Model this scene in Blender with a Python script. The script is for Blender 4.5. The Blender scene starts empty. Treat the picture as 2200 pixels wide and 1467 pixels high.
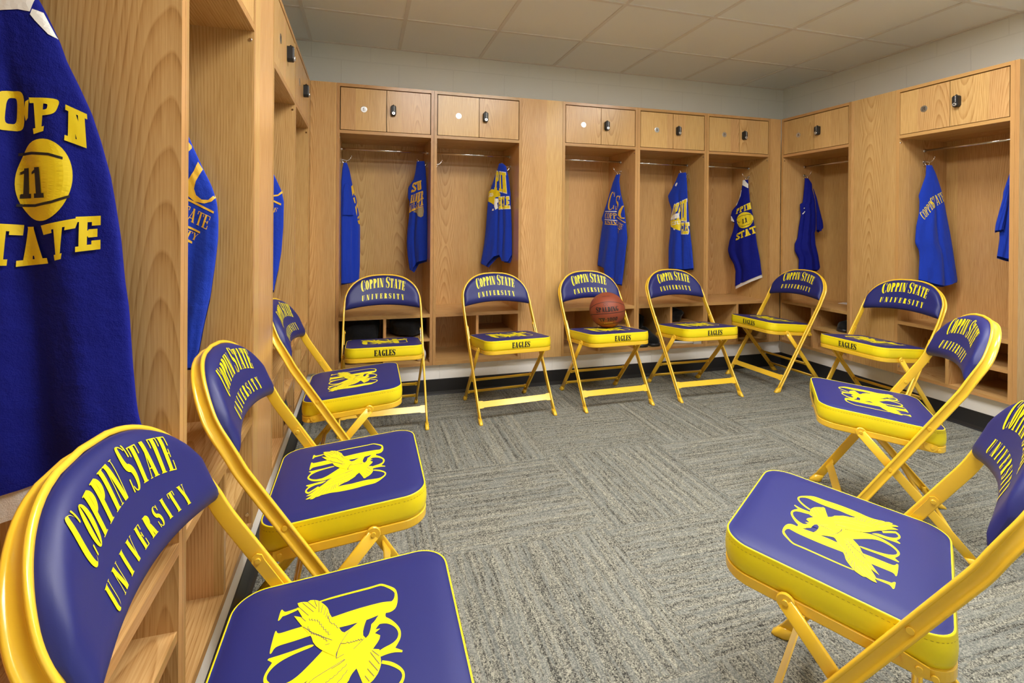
import bpy, bmesh, math, random
from mathutils import Vector, Matrix
from mathutils.geometry import tessellate_polygon
random.seed(7)
PI = math.pi
SC = bpy.context.scene
COL = SC.collection

# ------------------------------------------------------------------ camera (level, shifted lens) / world / exposure
cam_d = bpy.data.cameras.new('camera'); cam = bpy.data.objects.new('camera', cam_d); COL.objects.link(cam)
CF = Vector((0.28333662, 0.95901773, -0.00231374)); CR = Vector((0.95899826, -0.28331278, 0.0074971)); CU = Vector((-0.00653434, 0.00434307, 0.99996922))
CP = Vector((-3.78664666, -3.85341805, 1.13150764))
cam.matrix_world = Matrix(((CR.x, CU.x, -CF.x, CP.x), (CR.y, CU.y, -CF.y, CP.y), (CR.z, CU.z, -CF.z, CP.z), (0, 0, 0, 1)))
cam_d.sensor_fit = 'HORIZONTAL'; cam_d.sensor_width = 36; cam_d.lens = 36 * 1087.62526 / 2200
cam_d.shift_x = (1100 - 1100.84817) / 2200; cam_d.shift_y = (490.23016 - 733.5) / 2200
cam_d.clip_start = .02; cam_d.clip_end = 50
SC.camera = cam
SC.view_settings.view_transform = 'Standard'; SC.view_settings.look = 'None'; SC.view_settings.gamma = 1
SC.view_settings.use_curve_mapping = False; SC.view_settings.exposure = 0.0
w = bpy.data.worlds.new('world'); SC.world = w; w.use_nodes = True
w.node_tree.nodes['Background'].inputs[0].default_value = (1, .95, .88, 1); w.node_tree.nodes['Background'].inputs[1].default_value = .05
SC.cycles.max_bounces = 10; SC.cycles.diffuse_bounces = 6; SC.cycles.sample_clamp_indirect = 6; SC.cycles.caustics_reflective = False
LIGHT_W = 25.0            # emission of the ceiling light diffusers
LIGHT_C = (1, .975, .93, 1)

# ------------------------------------------------------------------ materials
def mat(name, base=(.5, .5, .5), rough=.5, metal=0, spec=.5, coat=0):
    m = bpy.data.materials.new(name); m.use_nodes = True; nt = m.node_tree; b = nt.nodes['Principled BSDF']
    b.inputs['Base Color'].default_value = (*base, 1); b.inputs['Roughness'].default_value = rough
    b.inputs['Metallic'].default_value = metal; b.inputs['Specular IOR Level'].default_value = spec
    b.inputs['Coat Weight'].default_value = coat; b.inputs['Coat Roughness'].default_value = .12
    return m
class NT:
    def __init__(s, m): s.t = m.node_tree; s.b = s.t.nodes['Principled BSDF']
    def n(s, t, **k):
        o = s.t.nodes.new(t)
        for a, v in k.items(): setattr(o, a, v)
        return o
    def l(s, a, b): s.t.links.new(a, b)
    def m(s, op, a, b=None, c=None):
        o = s.n('ShaderNodeMath', operation=op)
        for i, v in enumerate((a, b, c)):
            if v is None: continue
            if isinstance(v, (int, float)): o.inputs[i].default_value = v
            else: s.l(v, o.inputs[i])
        return o.outputs[0]
    def noise(s, vec, scale, detail=2, rough=.5, dim='3D'):
        o = s.n('ShaderNodeTexNoise', noise_dimensions=dim); s.l(vec, o.inputs['Vector'])
        o.inputs['Scale'].default_value = scale; o.inputs['Detail'].default_value = detail; o.inputs['Roughness'].default_value = rough
        return o.outputs['Fac']
    def mix(s, fac, a, b):
        o = s.n('ShaderNodeMix', data_type='RGBA')
        for i, v in ((0, fac), (6, a), (7, b)):
            if isinstance(v, tuple): o.inputs[i].default_value = (*v, 1)
            elif isinstance(v, (int, float)): o.inputs[i].default_value = v
            else: s.l(v, o.inputs[i])
        return o.outputs[2]
    def ramp(s, fac, *st):
        o = s.n('ShaderNodeValToRGB'); e = o.color_ramp.elements
        while len(e) < len(st): e.new(.5)
        for i, (p, c) in enumerate(st): e[i].position = p; e[i].color = (*c, 1) if len(c) == 3 else c
        s.l(fac, o.inputs[0]); return o.outputs[0]
    def comb(s, x, y, z=0):
        o = s.n('ShaderNodeCombineXYZ')
        for i, v in enumerate((x, y, z)):
            if isinstance(v, (int, float)): o.inputs[i].default_value = v
            else: s.l(v, o.inputs[i])
        return o.outputs[0]
    def bump(s, h, strength=.3, dist=.001):
        o = s.n('ShaderNodeBump'); o.inputs['Strength'].default_value = strength; o.inputs['Distance'].default_value = dist
        s.l(h, o.inputs['Height']); s.l(o.outputs[0], s.b.inputs['Normal'])

def wood(name, light, mid, dark, leaf=.3, rough=.25):
    m = mat(name, light, rough, spec=.45); T = NT(m)
    uv = T.n('ShaderNodeUVMap', uv_map='grain').outputs[0]; sp = T.n('ShaderNodeSeparateXYZ'); T.l(uv, sp.inputs[0])
    u, v = sp.outputs[0], sp.outputs[1]
    k = T.m('FLOOR', T.m('DIVIDE', u, leaf))
    wn = T.n('ShaderNodeTexWhiteNoise', noise_dimensions='1D'); T.l(T.m('ADD', k, .37), wn.inputs['W']); r1 = wn.outputs['Value']
    wn2 = T.n('ShaderNodeTexWhiteNoise', noise_dimensions='1D'); T.l(T.m('ADD', k, 77.7), wn2.inputs['W']); r2 = wn2.outputs['Value']
    uu = T.m('SUBTRACT', T.m('SUBTRACT', u, T.m('MULTIPLY', k, leaf)), T.m('ADD', T.m('ADD', leaf * .28, T.m('MULTIPLY', r1, leaf * .45)), T.m('MULTIPLY', T.m('GREATER_THAN', r2, .5), .24)))
    vec = T.comb(T.m('MULTIPLY', u, 7), T.m('MULTIPLY', v, .75), T.m('MULTIPLY', r2, 50))
    n1 = T.m('SUBTRACT', T.noise(vec, 1.5, 1.2, .4), .5)
    h = T.m('ADD', T.m('ADD', .012, T.m('MULTIPLY', r2, .05)), T.m('MULTIPLY', T.m('PINGPONG', T.m('ADD', v, T.m('MULTIPLY', r1, 3)), 1.3), .075))
    h = T.m('ADD', h, T.m('MULTIPLY', n1, .02))
    d = T.m('SQRT', T.m('ADD', T.m('MULTIPLY', uu, uu), T.m('MULTIPLY', h, h)))
    d = T.m('ADD', d, T.m('MULTIPLY', n1, .008))
    ring = T.m('FRACT', T.m('MULTIPLY', d, 135))
    ring = T.ramp(ring, (0, (0, 0, 0)), (.55, (.35, .35, .35)), (.9, (1, 1, 1)), (1, (0, 0, 0)))
    streak = T.noise(T.comb(T.m('MULTIPLY', u, 420), T.m('MULTIPLY', v, 9), r1), 1, 2, .6)
    blot = T.noise(T.comb(T.m('MULTIPLY', u, 9), T.m('MULTIPLY', v, 1.2), r1), 1, 2)
    fac = T.m('ADD', T.m('MULTIPLY', ring, .46), T.m('MULTIPLY', T.m('SUBTRACT', streak, .42), 1.3))
    c = T.ramp(fac, (0, light), (.45, mid), (1, dark))
    tone = T.m('ADD', .8, T.m('ADD', T.m('MULTIPLY', r2, .2), T.m('MULTIPLY', blot, .3)))
    hs = T.n('ShaderNodeHueSaturation'); T.l(c, hs.inputs['Color']); T.l(tone, hs.inputs['Value'])
    T.l(T.m('ADD', .494, T.m('MULTIPLY', r1, .012)), hs.inputs['Hue'])
    T.l(hs.outputs[0], T.b.inputs['Base Color']); T.bump(streak, .12, .0006)
    return m
M = {}
M['oak'] = wood('oak_veneer', (.60, .375, .155), (.49, .278, .100), (.24, .105, .032))
M['band'] = wood('oak_edge_banding', (.475, .268, .100), (.44, .24, .087), (.37, .19, .066), leaf=.05)
M['chrome'] = mat('chrome', (.8, .8, .8), .12, 1)
M['plate'] = mat('brushed_plate', (.62, .62, .62), .3, 1)
M['black'] = mat('black_plastic', (.007, .007, .007), .5)
M['ink'] = mat('dark_ink', (.01, .01, .012), .5)
M['silver'] = mat('lock_silver', (.75, .75, .74), .25, .8)
M['digit'] = mat('white_digits', (.75, .75, .75), .5)
M['gap'] = mat('dark_gap', (.02, .012, .006), .9)
M['amber'] = mat('amber_enamel', (.86, .54, .035), .24, spec=.5, coat=.3)
M['blue'] = mat('blue_vinyl', (.014, .018, .135), .45, spec=.4)
M['lemon'] = mat('yellow_vinyl', (.86, .70, .010), .38, spec=.4)
M['print'] = mat('yellow_print', (.86, .74, .006), .4)
M['stitch'] = mat('stitching', (.5, .36, .01), .6)
T = NT(M['blue']); tc = T.n('ShaderNodeTexCoord').outputs['Object']; T.bump(T.noise(tc, 900, 2), .12, .0004)
M['rubber'] = mat('base_rubber', (.018, .018, .02), .38, spec=.4)
M['paper'] = mat('paper', (.8, .79, .76), .7)
M['gold'] = mat('faded_gold_print', (.36, .29, .15), .7)
def cloth(name, base, rough=.85, sheen=.1):
    m = mat(name, base, rough, spec=.2); T = NT(m); m.node_tree.nodes['Principled BSDF'].inputs['Sheen Weight'].default_value = sheen
    tc = T.n('ShaderNodeTexCoord').outputs['Object']; a = T.noise(tc, 22, 4, .6); b = T.noise(tc, 600, 1)
    T.bump(T.m('ADD', a, T.m('MULTIPLY', b, .1)), .75, .008); return m
M['royal'] = cloth('royal_blue_cotton', (.009, .040, .43))
M['navy'] = cloth('deep_blue_mesh', (.004, .008, .20), .8, 0)
M['knit'] = cloth('white_mesh', (.72, .71, .68))
M['shirtyellow'] = mat('shirt_yellow_print', (.80, .62, .01), .5)
M['shirtgold'] = mat('shirt_gold_print', (.75, .45, .03), .5)
M['shirtwhite'] = mat('shirt_white_print', (.80, .79, .75), .6)
M['blackcloth'] = cloth('black_cloth', (.006, .006, .007))
M['grey'] = mat('grey_box', (.42, .41, .40), .6)
M['trim'] = mat('shoe_white', (.6, .6, .6), .5)

def paint(name, base, z0, x0, ax, rough=.6):
    m = mat(name, base, rough, spec=.35); T = NT(m)
    sp = T.n('ShaderNodeSeparateXYZ'); T.l(T.n('ShaderNodeNewGeometry').outputs['Position'], sp.inputs[0])
    vec = T.comb(T.m('ADD', sp.outputs[ax], -x0 + .4064 * 40), T.m('ADD', sp.outputs[2], -z0 + .2032 * 20))
    br = T.n('ShaderNodeTexBrick'); T.l(vec, br.inputs['Vector']); br.offset = .5; br.offset_frequency = 2
    br.inputs['Scale'].default_value = 1; br.inputs['Brick Width'].default_value = .4064; br.inputs['Row Height'].default_value = .2032
    br.inputs['Mortar Size'].default_value = .0045; br.inputs['Mortar Smooth'].default_value = .6
    tc = T.n('ShaderNodeNewGeometry').outputs['Position']
    hgt = T.m('ADD', T.m('MULTIPLY', br.outputs['Fac'], -1), T.m('MULTIPLY', T.noise(tc, 130, 3, .6), .45))
    T.bump(hgt, .35, .003)
    T.l(T.mix(T.m('MULTIPLY', br.outputs['Fac'], .25), base, tuple(c * .8 for c in base)), T.b.inputs['Base Color'])
    return m
WALL = (.78, .795, .75)
M['wall_b'] = paint('painted_block_back', WALL, 2.3276, -.2867 , 0)
M['wall_r'] = paint('painted_block_right', WALL, 2.3276, -.3145, 1)
M['plinth_b'] = paint('painted_base_block', (.90, .89, .87), .235, -1.2541, 0, .45)
M['plinth_r'] = paint('painted_base_block_side', (.90, .89, .87), .235, -.56, 1, .45)
M['tile'] = mat('ceiling_tile', (.88, .885, .85), .9, spec=.1)
T = NT(M['tile']); tc = T.n('ShaderNodeTexCoord').outputs['Object']; T.bump(T.noise(tc, 260, 3, .7), .25, .001)
M['tbar'] = mat('ceiling_grid', (.78, .74, .68), .6)
# carpet: quarter-turned square tiles of ribbed loop pile
M['carpet'] = mat('carpet_tile', (.2, .2, .18), .95, spec=.1); T = NT(M['carpet'])
sp = T.n('ShaderNodeSeparateXYZ'); T.l(T.n('ShaderNodeNewGeometry').outputs['Position'], sp.inputs[0])
X, Y = sp.outputs[0], sp.outputs[1]
par = T.m('MODULO', T.m('ADD', T.m('ADD', T.m('FLOOR', T.m('DIVIDE', T.m('ADD', X, 12.2 + 2.9), .61)), T.m('FLOOR', T.m('DIVIDE', T.m('ADD', Y, 12.2 + 2.13), .61))), 0.0), 2)
tid = T.m('ADD', T.m('MULTIPLY', T.m('FLOOR', T.m('DIVIDE', T.m('ADD', X, 15.1), .61)), 7.3), T.m('FLOOR', T.m('DIVIDE', T.m('ADD', Y, 14.33), .61)))
# par 0 -> ribs run along y
def pick(a, b):
    o = T.n('ShaderNodeMix', data_type='FLOAT'); T.l(par, o.inputs[0]); T.l(a, o.inputs[2]); T.l(b, o.inputs[3]); return o.outputs[0]
AC, AL = pick(X, Y), pick(Y, X)
rib = T.noise(T.comb(T.m('MULTIPLY', AC, 66), T.m('MULTIPLY', AL, .35), tid), 1, 3, .7)
yarn = T.m('ADD', .5, T.m('MULTIPLY', T.m('SINE', T.m('MULTIPLY', AC, 2 * PI / .0075)), .5))
mid_ = T.noise(T.comb(T.m('MULTIPLY', AC, 150), T.m('MULTIPLY', AL, 34), tid), 1, 1, .5)
hue = T.noise(T.comb(T.m('MULTIPLY', AC, 70), T.m('MULTIPLY', AL, 7), T.m('ADD', tid, 9)), 1, 1, .6)
vo = T.n('ShaderNodeTexVoronoi', feature='F1'); T.l(T.comb(T.m('MULTIPLY', AC, 360), T.m('MULTIPLY', AL, 310), 0), vo.inputs['Vector']); vo.inputs['Scale'].default_value = 1; vo.inputs['Randomness'].default_value = .7
spk = T.n('ShaderNodeSeparateColor'); T.l(vo.outputs['Color'], spk.inputs[0])
f = T.m('ADD', T.m('ADD', T.m('MULTIPLY', T.m('SUBTRACT', rib, .5), .80), T.m('MULTIPLY', T.m('SUBTRACT', mid_, .5), .3)), T.m('ADD', .5, T.m('MULTIPLY', T.m('SUBTRACT', spk.outputs[0], .5), .56)))
f = T.m('SUBTRACT', f, T.m('MULTIPLY', vo.outputs['Distance'], .14))
c = T.ramp(f, (.12, (.035, .035, .033)), (.40, (.185, .185, .16)), (.60, (.325, .32, .265)), (.85, (.49, .475, .39)))
c2 = T.mix(T.m('MULTIPLY', T.m('GREATER_THAN', hue, .52), .4), c, (.24, .26, .25))
T.l(c2, T.b.inputs['Base Color']); T.bump(T.m('SUBTRACT', T.m('MULTIPLY', rib, .6), vo.outputs['Distance']), .7, .004)
# basketball leather
M['ball'] = mat('ball_leather', (.25, .056, .026), .5, spec=.35); T = NT(M['ball'])
tc = T.n('ShaderNodeTexCoord').outputs['Object']
vo = T.n('ShaderNodeTexVoronoi'); T.l(tc, vo.inputs['Vector']); vo.inputs['Scale'].default_value = 260; T.bump(vo.outputs['Distance'], -.3, .001)
M['ballink'] = mat('ball_channel', (.012, .008, .007), .5)
M['ballgold'] = mat('ball_gold_print', (.5, .28, .06), .5)
M['lamp'] = mat('light_diffuser', (.9, .9, .9), .5); T = NT(M['lamp'])
T.b.inputs['Emission Color'].default_value = LIGHT_C; T.b.inputs['Emission Strength'].default_value = LIGHT_W
M['lampframe'] = mat('light_frame', (.7, .7, .7), .4)

# ------------------------------------------------------------------ mesh builder
class MB:
    def __init__(s): s.v = []; s.f = []; s.mi = []; s.uv = []; s.mats = []; s.sm = []
    def m(s, name):
        if name not in s.mats: s.mats.append(name)
        return s.mats.index(name)
    def face(s, vs, mt, uv=None, smooth=False):
        b = len(s.v); s.v += [tuple(p) for p in vs]; s.f.append(tuple(range(b, b + len(vs)))); s.mi.append(s.m(mt))
        s.uv.append(uv or [(0, 0)] * len(vs)); s.sm.append(smooth)
    def idx(s, vs, faces, mt, smooth=True):
        b = len(s.v); s.v += [tuple(p) for p in vs]; k = s.m(mt)
        for f in faces: s.f.append(tuple(b + i for i in f)); s.mi.append(k); s.uv.append([(0, 0)] * len(f)); s.sm.append(smooth)
    def box(s, a, b, mt, grain=2, front=None, off=None):
        x0, y0, z0 = a; x1, y1, z1 = b
        P = [(x0, y0, z0), (x1, y0, z0), (x1, y1, z0), (x0, y1, z0), (x0, y0, z1), (x1, y0, z1), (x1, y1, z1), (x0, y1, z1)]
        o = off or (random.random() * 40, random.random() * 40)
        for q, n in (((0, 3, 2, 1), 2), ((4, 5, 6, 7), 2), ((0, 1, 5, 4), 1), ((2, 3, 7, 6), 1), ((1, 2, 6, 5), 0), ((3, 0, 4, 7), 0)):
            ax = [i for i in range(3) if i != n]
            g = grain if grain in ax else ax[1]; c = ax[0] if ax[1] == g else ax[1]
            uv = [(P[i][c] - a[c] + o[0], P[i][g] - a[g] + o[1]) for i in q]
            s.face([P[i] for i in q], front if (front and q == (0, 1, 5, 4)) else mt, uv)
    def strip(s, rings, mt, closed=True, smooth=True, cap=False):
        n = len(rings[0]); vs = [p for r in rings for p in r]; fs = []
        for i in range(len(rings) - 1):
            for j in range(n if closed else n - 1):
                k = (j + 1) % n; fs.append((i * n + j, i * n + k, (i + 1) * n + k, (i + 1) * n + j))
        if cap: fs.append(tuple(range(n - 1, -1, -1))); fs.append(tuple((len(rings) - 1) * n + j for j in range(n)))
        s.idx(vs, fs, mt, smooth)
    def tube(s, pts, r, mt, n=10, cap=True):
        pts = [Vector(p) for p in pts]; rings = []; ref = None
        for i, p in enumerate(pts):
            t = (pts[min(i + 1, len(pts) - 1)] - pts[max(i - 1, 0)]).normalized()
            if ref is None: ref = t.orthogonal().normalized()
            ref = (ref - t * ref.dot(t)).normalized(); bn = t.cross(ref); rr = r[i] if isinstance(r, (list, tuple)) else r
            rings.append([p + (ref * math.cos(2 * PI * k / n) + bn * math.sin(2 * PI * k / n)) * rr for k in range(n)])
        s.strip(rings, mt, cap=cap)
    def sphere(s, c, r, mt, n=16, sc=(1, 1, 1)):
        c = Vector(c); rings = []
        for i in range(n // 2 + 1):
            a = PI * i / (n // 2); a = min(max(a, .001), PI - .001)
            rings.append([c + Vector((math.sin(a) * math.cos(2 * PI * k / n) * r * sc[0], math.sin(a) * math.sin(2 * PI * k / n) * r * sc[1], -math.cos(a) * r * sc[2])) for k in range(n)])
        s.strip(rings, mt, cap=True)
    def disc(s, c, nrm, r, h, mt, n=18, sx=1):
        c = Vector(c); nrm = Vector(nrm).normalized(); a = nrm.orthogonal().normalized()
        if abs(nrm.z) < .9: a = Vector((0, 0, 1)) - nrm * nrm.z; a.normalize()
        b = nrm.cross(a)
        R = lambda rr, hh: [c + nrm * hh + (a * math.cos(2 * PI * k / n) + b * math.sin(2 * PI * k / n) * sx) * rr for k in range(n)]
        s.strip([R(r, 0), R(r, h * .7), R(r * .9, h)], mt, cap=True, smooth=False)
    def poly(s, pts2, fn, mt, sub=0):
        """flat outline -> triangles placed by fn(u, v); sub = longest edge kept"""
        tris = [[pts2[i] for i in t] for t in tessellate_polygon([[Vector((p[0], p[1], 0)) for p in pts2]])]
        if sub:
            for _ in range(6):
                out = []; again = False
                for t in tris:
                    e = [math.dist(t[i], t[(i + 1) % 3]) for i in range(3)]; k = e.index(max(e))
                    if e[k] > sub:
                        again = True; a, b, c = t[k], t[(k + 1) % 3], t[(k + 2) % 3]; m_ = ((a[0] + b[0]) / 2, (a[1] + b[1]) / 2)
                        out += [[a, m_, c], [m_, b, c]]
                    else: out.append(t)
                tris = out
                if not again: break
        for t in tris: s.face([fn(*p) for p in t], mt)
    def build(s, name, parent=None, weld=False):
        me = bpy.data.meshes.new(name); me.from_pydata(s.v, [], s.f); me.update()
        for k in s.mats: me.materials.append(M[k])
        uvl = me.uv_layers.new(name='grain')
        i = 0
        for fi, uv in enumerate(s.uv):
            me.polygons[fi].material_index = s.mi[fi]; me.polygons[fi].use_smooth = s.sm[fi]
            for c in uv: uvl.data[i].uv = c; i += 1
        o = bpy.data.objects.new(name, me); COL.objects.link(o)
        if parent: o.parent = parent
        return o
def bevel(o, wd=.0012, seg=2):
    b = o.modifiers.new('bevel', 'BEVEL'); b.width = wd; b.segments = seg; b.limit_method = 'ANGLE'; return o
def weldbm(o, d=1e-5):
    bm = bmesh.new(); bm.from_mesh(o.data); bmesh.ops.remove_doubles(bm, verts=bm.verts, dist=d); bmesh.ops.recalc_face_normals(bm, faces=bm.faces); bm.to_mesh(o.data); bm.free(); return o
def thing(name, label, cat, loc=(0, 0, 0), rz=0, group=None):
    o = bpy.data.objects.new(name, None); COL.objects.link(o); o.location = loc; o.rotation_euler = (0, 0, rz); o.empty_display_size = .05
    return tag(o, label, cat, group)
def tag(o, label, cat, group=None):
    o['label'] = label; o['category'] = cat
    if group: o['group'] = group
    return o
def struct(o): o['kind'] = 'structure'; return o
def copy_tree(o, parent=None):
    c = o.copy(); COL.objects.link(c); c.parent = parent
    for ch in list(o.children): copy_tree(ch, c)
    return c

# ------------------------------------------------------------------ lettering: every glyph is a list of outlines in [0,w] x [0,1]
def rect(x0, y0, x1, y1): return [(x0, y0), (x1, y0), (x1, y1), (x0, y1)]
SQ = 1.0
def pw(v): return math.copysign(abs(v) ** SQ, v)
def arc_strip(cx, cy, rx, ry, irx, iry, a0, a1, icx=None, n=22):
    icx = cx if icx is None else icx; out = []
    for i in range(n):
        t0 = math.radians(a0 + (a1 - a0) * i / n); t1 = math.radians(a0 + (a1 - a0) * (i + 1) / n)
        out.append([(cx + rx * pw(math.cos(t0)), cy + ry * pw(math.sin(t0))), (cx + rx * pw(math.cos(t1)), cy + ry * pw(math.sin(t1))), (icx + irx * pw(math.cos(t1)), cy + iry * pw(math.sin(t1))), (icx + irx * pw(math.cos(t0)), cy + iry * pw(math.sin(t0)))])
    return out
def bar(p, q, wd): # slanted bar with horizontal cut ends
    return [(p[0] - wd / 2, p[1]), (p[0] + wd / 2, p[1]), (q[0] + wd / 2, q[1]), (q[0] - wd / 2, q[1])]
STY = {'stencil': dict(T=.25, t=.085, s=.05, st=.05, W=.60), 'didone': dict(T=.162, t=.028, s=.045, st=.022, W=.40), 'serif': dict(T=.17, t=.05, s=.06, st=.04, W=.62), 'slab': dict(T=.21, t=.17, s=.085, st=.15, W=.62), 'block': dict(T=.2, t=.17, s=0, st=0, W=.62)}
def glyph(ch, sty):
    global SQ; SQ = .5 if sty in ('slab', 'block') else 1.0; S = STY[sty]; T, t, s, st, W = S['T'], S['t'], S['s'], S['st'], S['W']; o = []
    thin = t if sty in ('didone', 'serif', 'stencil') else T
    def sf(x0, x1, y):
        if s: o.append(rect(x0 - s, 0 if y == 0 else 1 - st, x1 + s, st if y == 0 else 1))
    def stem(x0, x1, a=1, b=1):
        o.append(rect(x0, 0, x1, 1)); a and sf(x0, x1, 0); b and sf(x0, x1, 1)
    def tick(x, y0, y1): o.append(rect(x - max(thin * .6, .02), y0, x + max(thin * .6, .02), y1))
    if ch == ' ': return [], .3 * W / .4 * .6
    if ch == 'I': stem(s, s + T); return o, T + 2 * s
    if ch in 'COGQ':
        w = W; ir = w / 2 - (T + thin) / 2
        if ch == 'O': o += arc_strip(w / 2, .5, w / 2, .5, w / 2 - T, .5 - t, 0, 360)
        else:
            o += arc_strip(w / 2, .5, w / 2, .5, ir, .5 - t, 48, 312, w / 2 + (T - thin) / 2)
            tick(w * .93, .72, .97)
            if ch == 'C': tick(w * .93, .06, .26)
            else: o.append(rect(w - T * .95, .02, w, .44)); o.append(rect(w - T - s, .44 - max(st, .03), w + s, .44))
        return o, w
    if ch in 'PRBD':
        w = W; x0 = s; stem(x0, x0 + T, 1, 0); sf(x0, x0 + T, 1); x1 = x0 + T * .9
        if ch == 'D': o += arc_strip(x1, .5, w - x1, .5, w - x1 - T, .5 - t, -90, 90); return o, w
        cy, ry = .74, .26
        o += arc_strip(x1, cy, w - x1 - .02, ry, max(w - x1 - .02 - T, .02), ry - t, -90, 90)
        if ch == 'R': o.append(bar((w - T / 2 + .02, 0), (x1 + .12 * w, .5), T)); sf(w - T + .01, w + .01, 0)
        if ch == 'B': o += arc_strip(x1, .26, w - x1, .26 + t * .5, w - x1 - T, .26 - t, -90, 90)
        return o, w
    if ch == 'N':
        w = W * 1.1; o.append(rect(s, 0, s + thin, 1)); sf(s, s + thin, 0); sf(s - .02, s + thin, 1)
        o.append(rect(w - s - thin, 0, w - s, 1)); sf(w - s - thin, w - s, 1); o.append(bar((w - s - T * .55, 0), (s + T * .35, 1), T)); return o, w
    if ch == 'M':
        w = W * 1.35; o.append(rect(s, 0, s + thin, 1)); sf(s, s + thin, 0); sf(s, s + thin, 1); o.append(rect(w - s - T, 0, w - s, 1)); sf(w - s - T, w - s, 0); sf(w - s - T, w - s, 1)
        o.append(bar((w / 2, .15), (s + T * .4, 1), T)); o.append(bar((w / 2, .15), (w - s - T * .5, 1), thin)); return o, w
    if ch == 'S':
        w = W * .92; pts = []
        for i in range(33):
            f = i / 32
            pts.append((w / 2 + (w / 2 - T * .5) * math.cos(math.radians(35 + 235 * f / .5)) if f <= .5 else w / 2 + (w / 2 - T * .5) * math.cos(math.radians(90 - 235 * (f - .5) / .5)), .0))
        P = []
        for i in range(17):
            a = math.radians(30 + 240 * i / 16); P.append((w / 2 + (w / 2 - T * .42) * math.cos(a), .745 + (.255 - t / 2) * math.sin(a)))
        for i in range(1, 17):
            a = math.radians(90 - 240 * i / 16); P.append((w / 2 + (w / 2 - T * .42) * math.cos(a), .255 + (.255 - t / 2) * math.sin(a)))
        n = len(P); q = []
        for i in range(n):
            a = P[max(i - 1, 0)]; b = P[min(i + 1, n - 1)]; dx, dy = b[0] - a[0], b[1] - a[1]; l = math.hypot(dx, dy) or 1
            f = i / (n - 1); wd = t + (T * 1.08 - t) * max(0, 1 - abs(f - .5) / .36) ** .6 if sty in ('didone', 'serif', 'stencil') else T * .92
            q.append(((P[i][0] - dy / l * wd / 2, P[i][1] + dx / l * wd / 2), (P[i][0] + dy / l * wd / 2, P[i][1] - dx / l * wd / 2)))
        for i in range(n - 1): o.append([q[i][0], q[i + 1][0], q[i + 1][1], q[i][1]])
        tick(w * .9, .70, .98); tick(w * .1, .02, .30); return o, w
    if ch == 'T':
        w = W; stem(w / 2 - T / 2, w / 2 + T / 2, 1, 0); o.append(rect(0, 1 - t, w, 1)); tick(.02, .74, 1); tick(w - .02, .74, 1); return o, w
    if ch in 'EFL':
        w = W * .9; stem(s, s + T, 1, 1); x1 = s + T * .5
        if ch != 'F': o.append(rect(x1, 0, w, t)); tick(w - .02, 0, .28)
        if ch != 'L': o.append(rect(x1, 1 - t, w, 1)); tick(w - .02, .72, 1); o.append(rect(x1, .5 - t / 2, w * .8, .5 + t / 2)); tick(w * .8, .38, .62)
        return o, w
    if ch == 'A':
        w = W * 1.12; o.append(bar((s + thin / 2, 0), (w / 2, 1), thin)); o.append(bar((w - s - T / 2, 0), (w / 2 - T * .1, 1), T)); o.append(rect(w * .25, .24, w * .72, .24 + max(t, .03)))
        sf(s, s + thin, 0); sf(w - s - T, w - s, 0); return o, w
    if ch == 'V':
        w = W * 1.1; o.append(bar((w / 2 + .0, 0), (s + T / 2, 1), T)); o.append(bar((w / 2 + T * .2, 0), (w - s - thin / 2, 1), thin)); sf(s, s + T, 1); sf(w - s - thin, w - s, 1); return o, w
    if ch == 'Y':
        w = W * 1.1; o.append(rect(w / 2 - T / 2, 0, w / 2 + T / 2, .46)); sf(w / 2 - T / 2, w / 2 + T / 2, 0)
        o.append(bar((w / 2, .42), (s + T / 2, 1), T)); o.append(bar((w / 2 + T * .3, .44), (w - s - thin / 2, 1), thin)); sf(s, s + T, 1); sf(w - s - thin, w - s, 1); return o, w
    if ch == 'U':
        w = W * 1.05; x0, x1 = s, w - s; o.append(rect(x0, .25, x0 + T, 1)); sf(x0, x0 + T, 1); o.append(rect(x1 - thin, .25, x1, 1)); sf(x1 - thin, x1, 1)
        cx = (x0 + x1) / 2; o += arc_strip(cx, .26, (x1 - x0) / 2, .26, (x1 - x0 - T - thin) / 2, .26 - t, 180, 360, cx + (T - thin) / 2); return o, w
    if ch == '-': return [rect(.04, .38, .3, .38 + max(t, .14))], .34
    if ch == '.': return [rect(.06, .38, .2, .54)], .26
    if ch == '1':
        stem(s + .06, s + .06 + T, 1, 0); o.append([(.0, .78), (.0, .86), (s + .06 + T * .6, 1), (s + .06 + T * .6, .86)]); return o, .06 + T + 2 * s
    if ch in '069':
        w = W * .85; o += arc_strip(w / 2, .5, w / 2, .5, w / 2 - T * .9, .5 - t, 0, 360) if ch == '0' else arc_strip(w / 2, .29 if ch == '6' else .71, w / 2, .29, w / 2 - T * .8, .29 - t, 0, 360)
        if ch == '6': o += arc_strip(w / 2, .45, w / 2, .55, w / 2 - T * .8, .5 - t, 80, 190)
        if ch == '9': o += arc_strip(w / 2, .55, w / 2, .55, w / 2 - T * .8, .5 - t, -100, 10)
        return o, w
    if ch == '8': w = W * .85; return arc_strip(w / 2, .27, w / 2, .27, w / 2 - T * .8, .27 - t, 0, 360) + arc_strip(w / 2, .75, w * .42, .25, w * .42 - T * .8, .25 - t, 0, 360), w
    if ch == '2': w = W * .85; return [rect(0, 0, w, max(t, .06)), bar((T * .4, .05), (w - T * .5, .62), T)] + arc_strip(w / 2, .72, w / 2, .28, w / 2 - T * .8, .28 - t, -25, 170), w
    if ch == '3': w = W * .8; return arc_strip(w / 2, .27, w / 2, .27, w / 2 - T * .8, .27 - t, -150, 95) + arc_strip(w / 2, .75, w * .46, .25, w * .46 - T * .8, .25 - t, -95, 150), w
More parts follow.
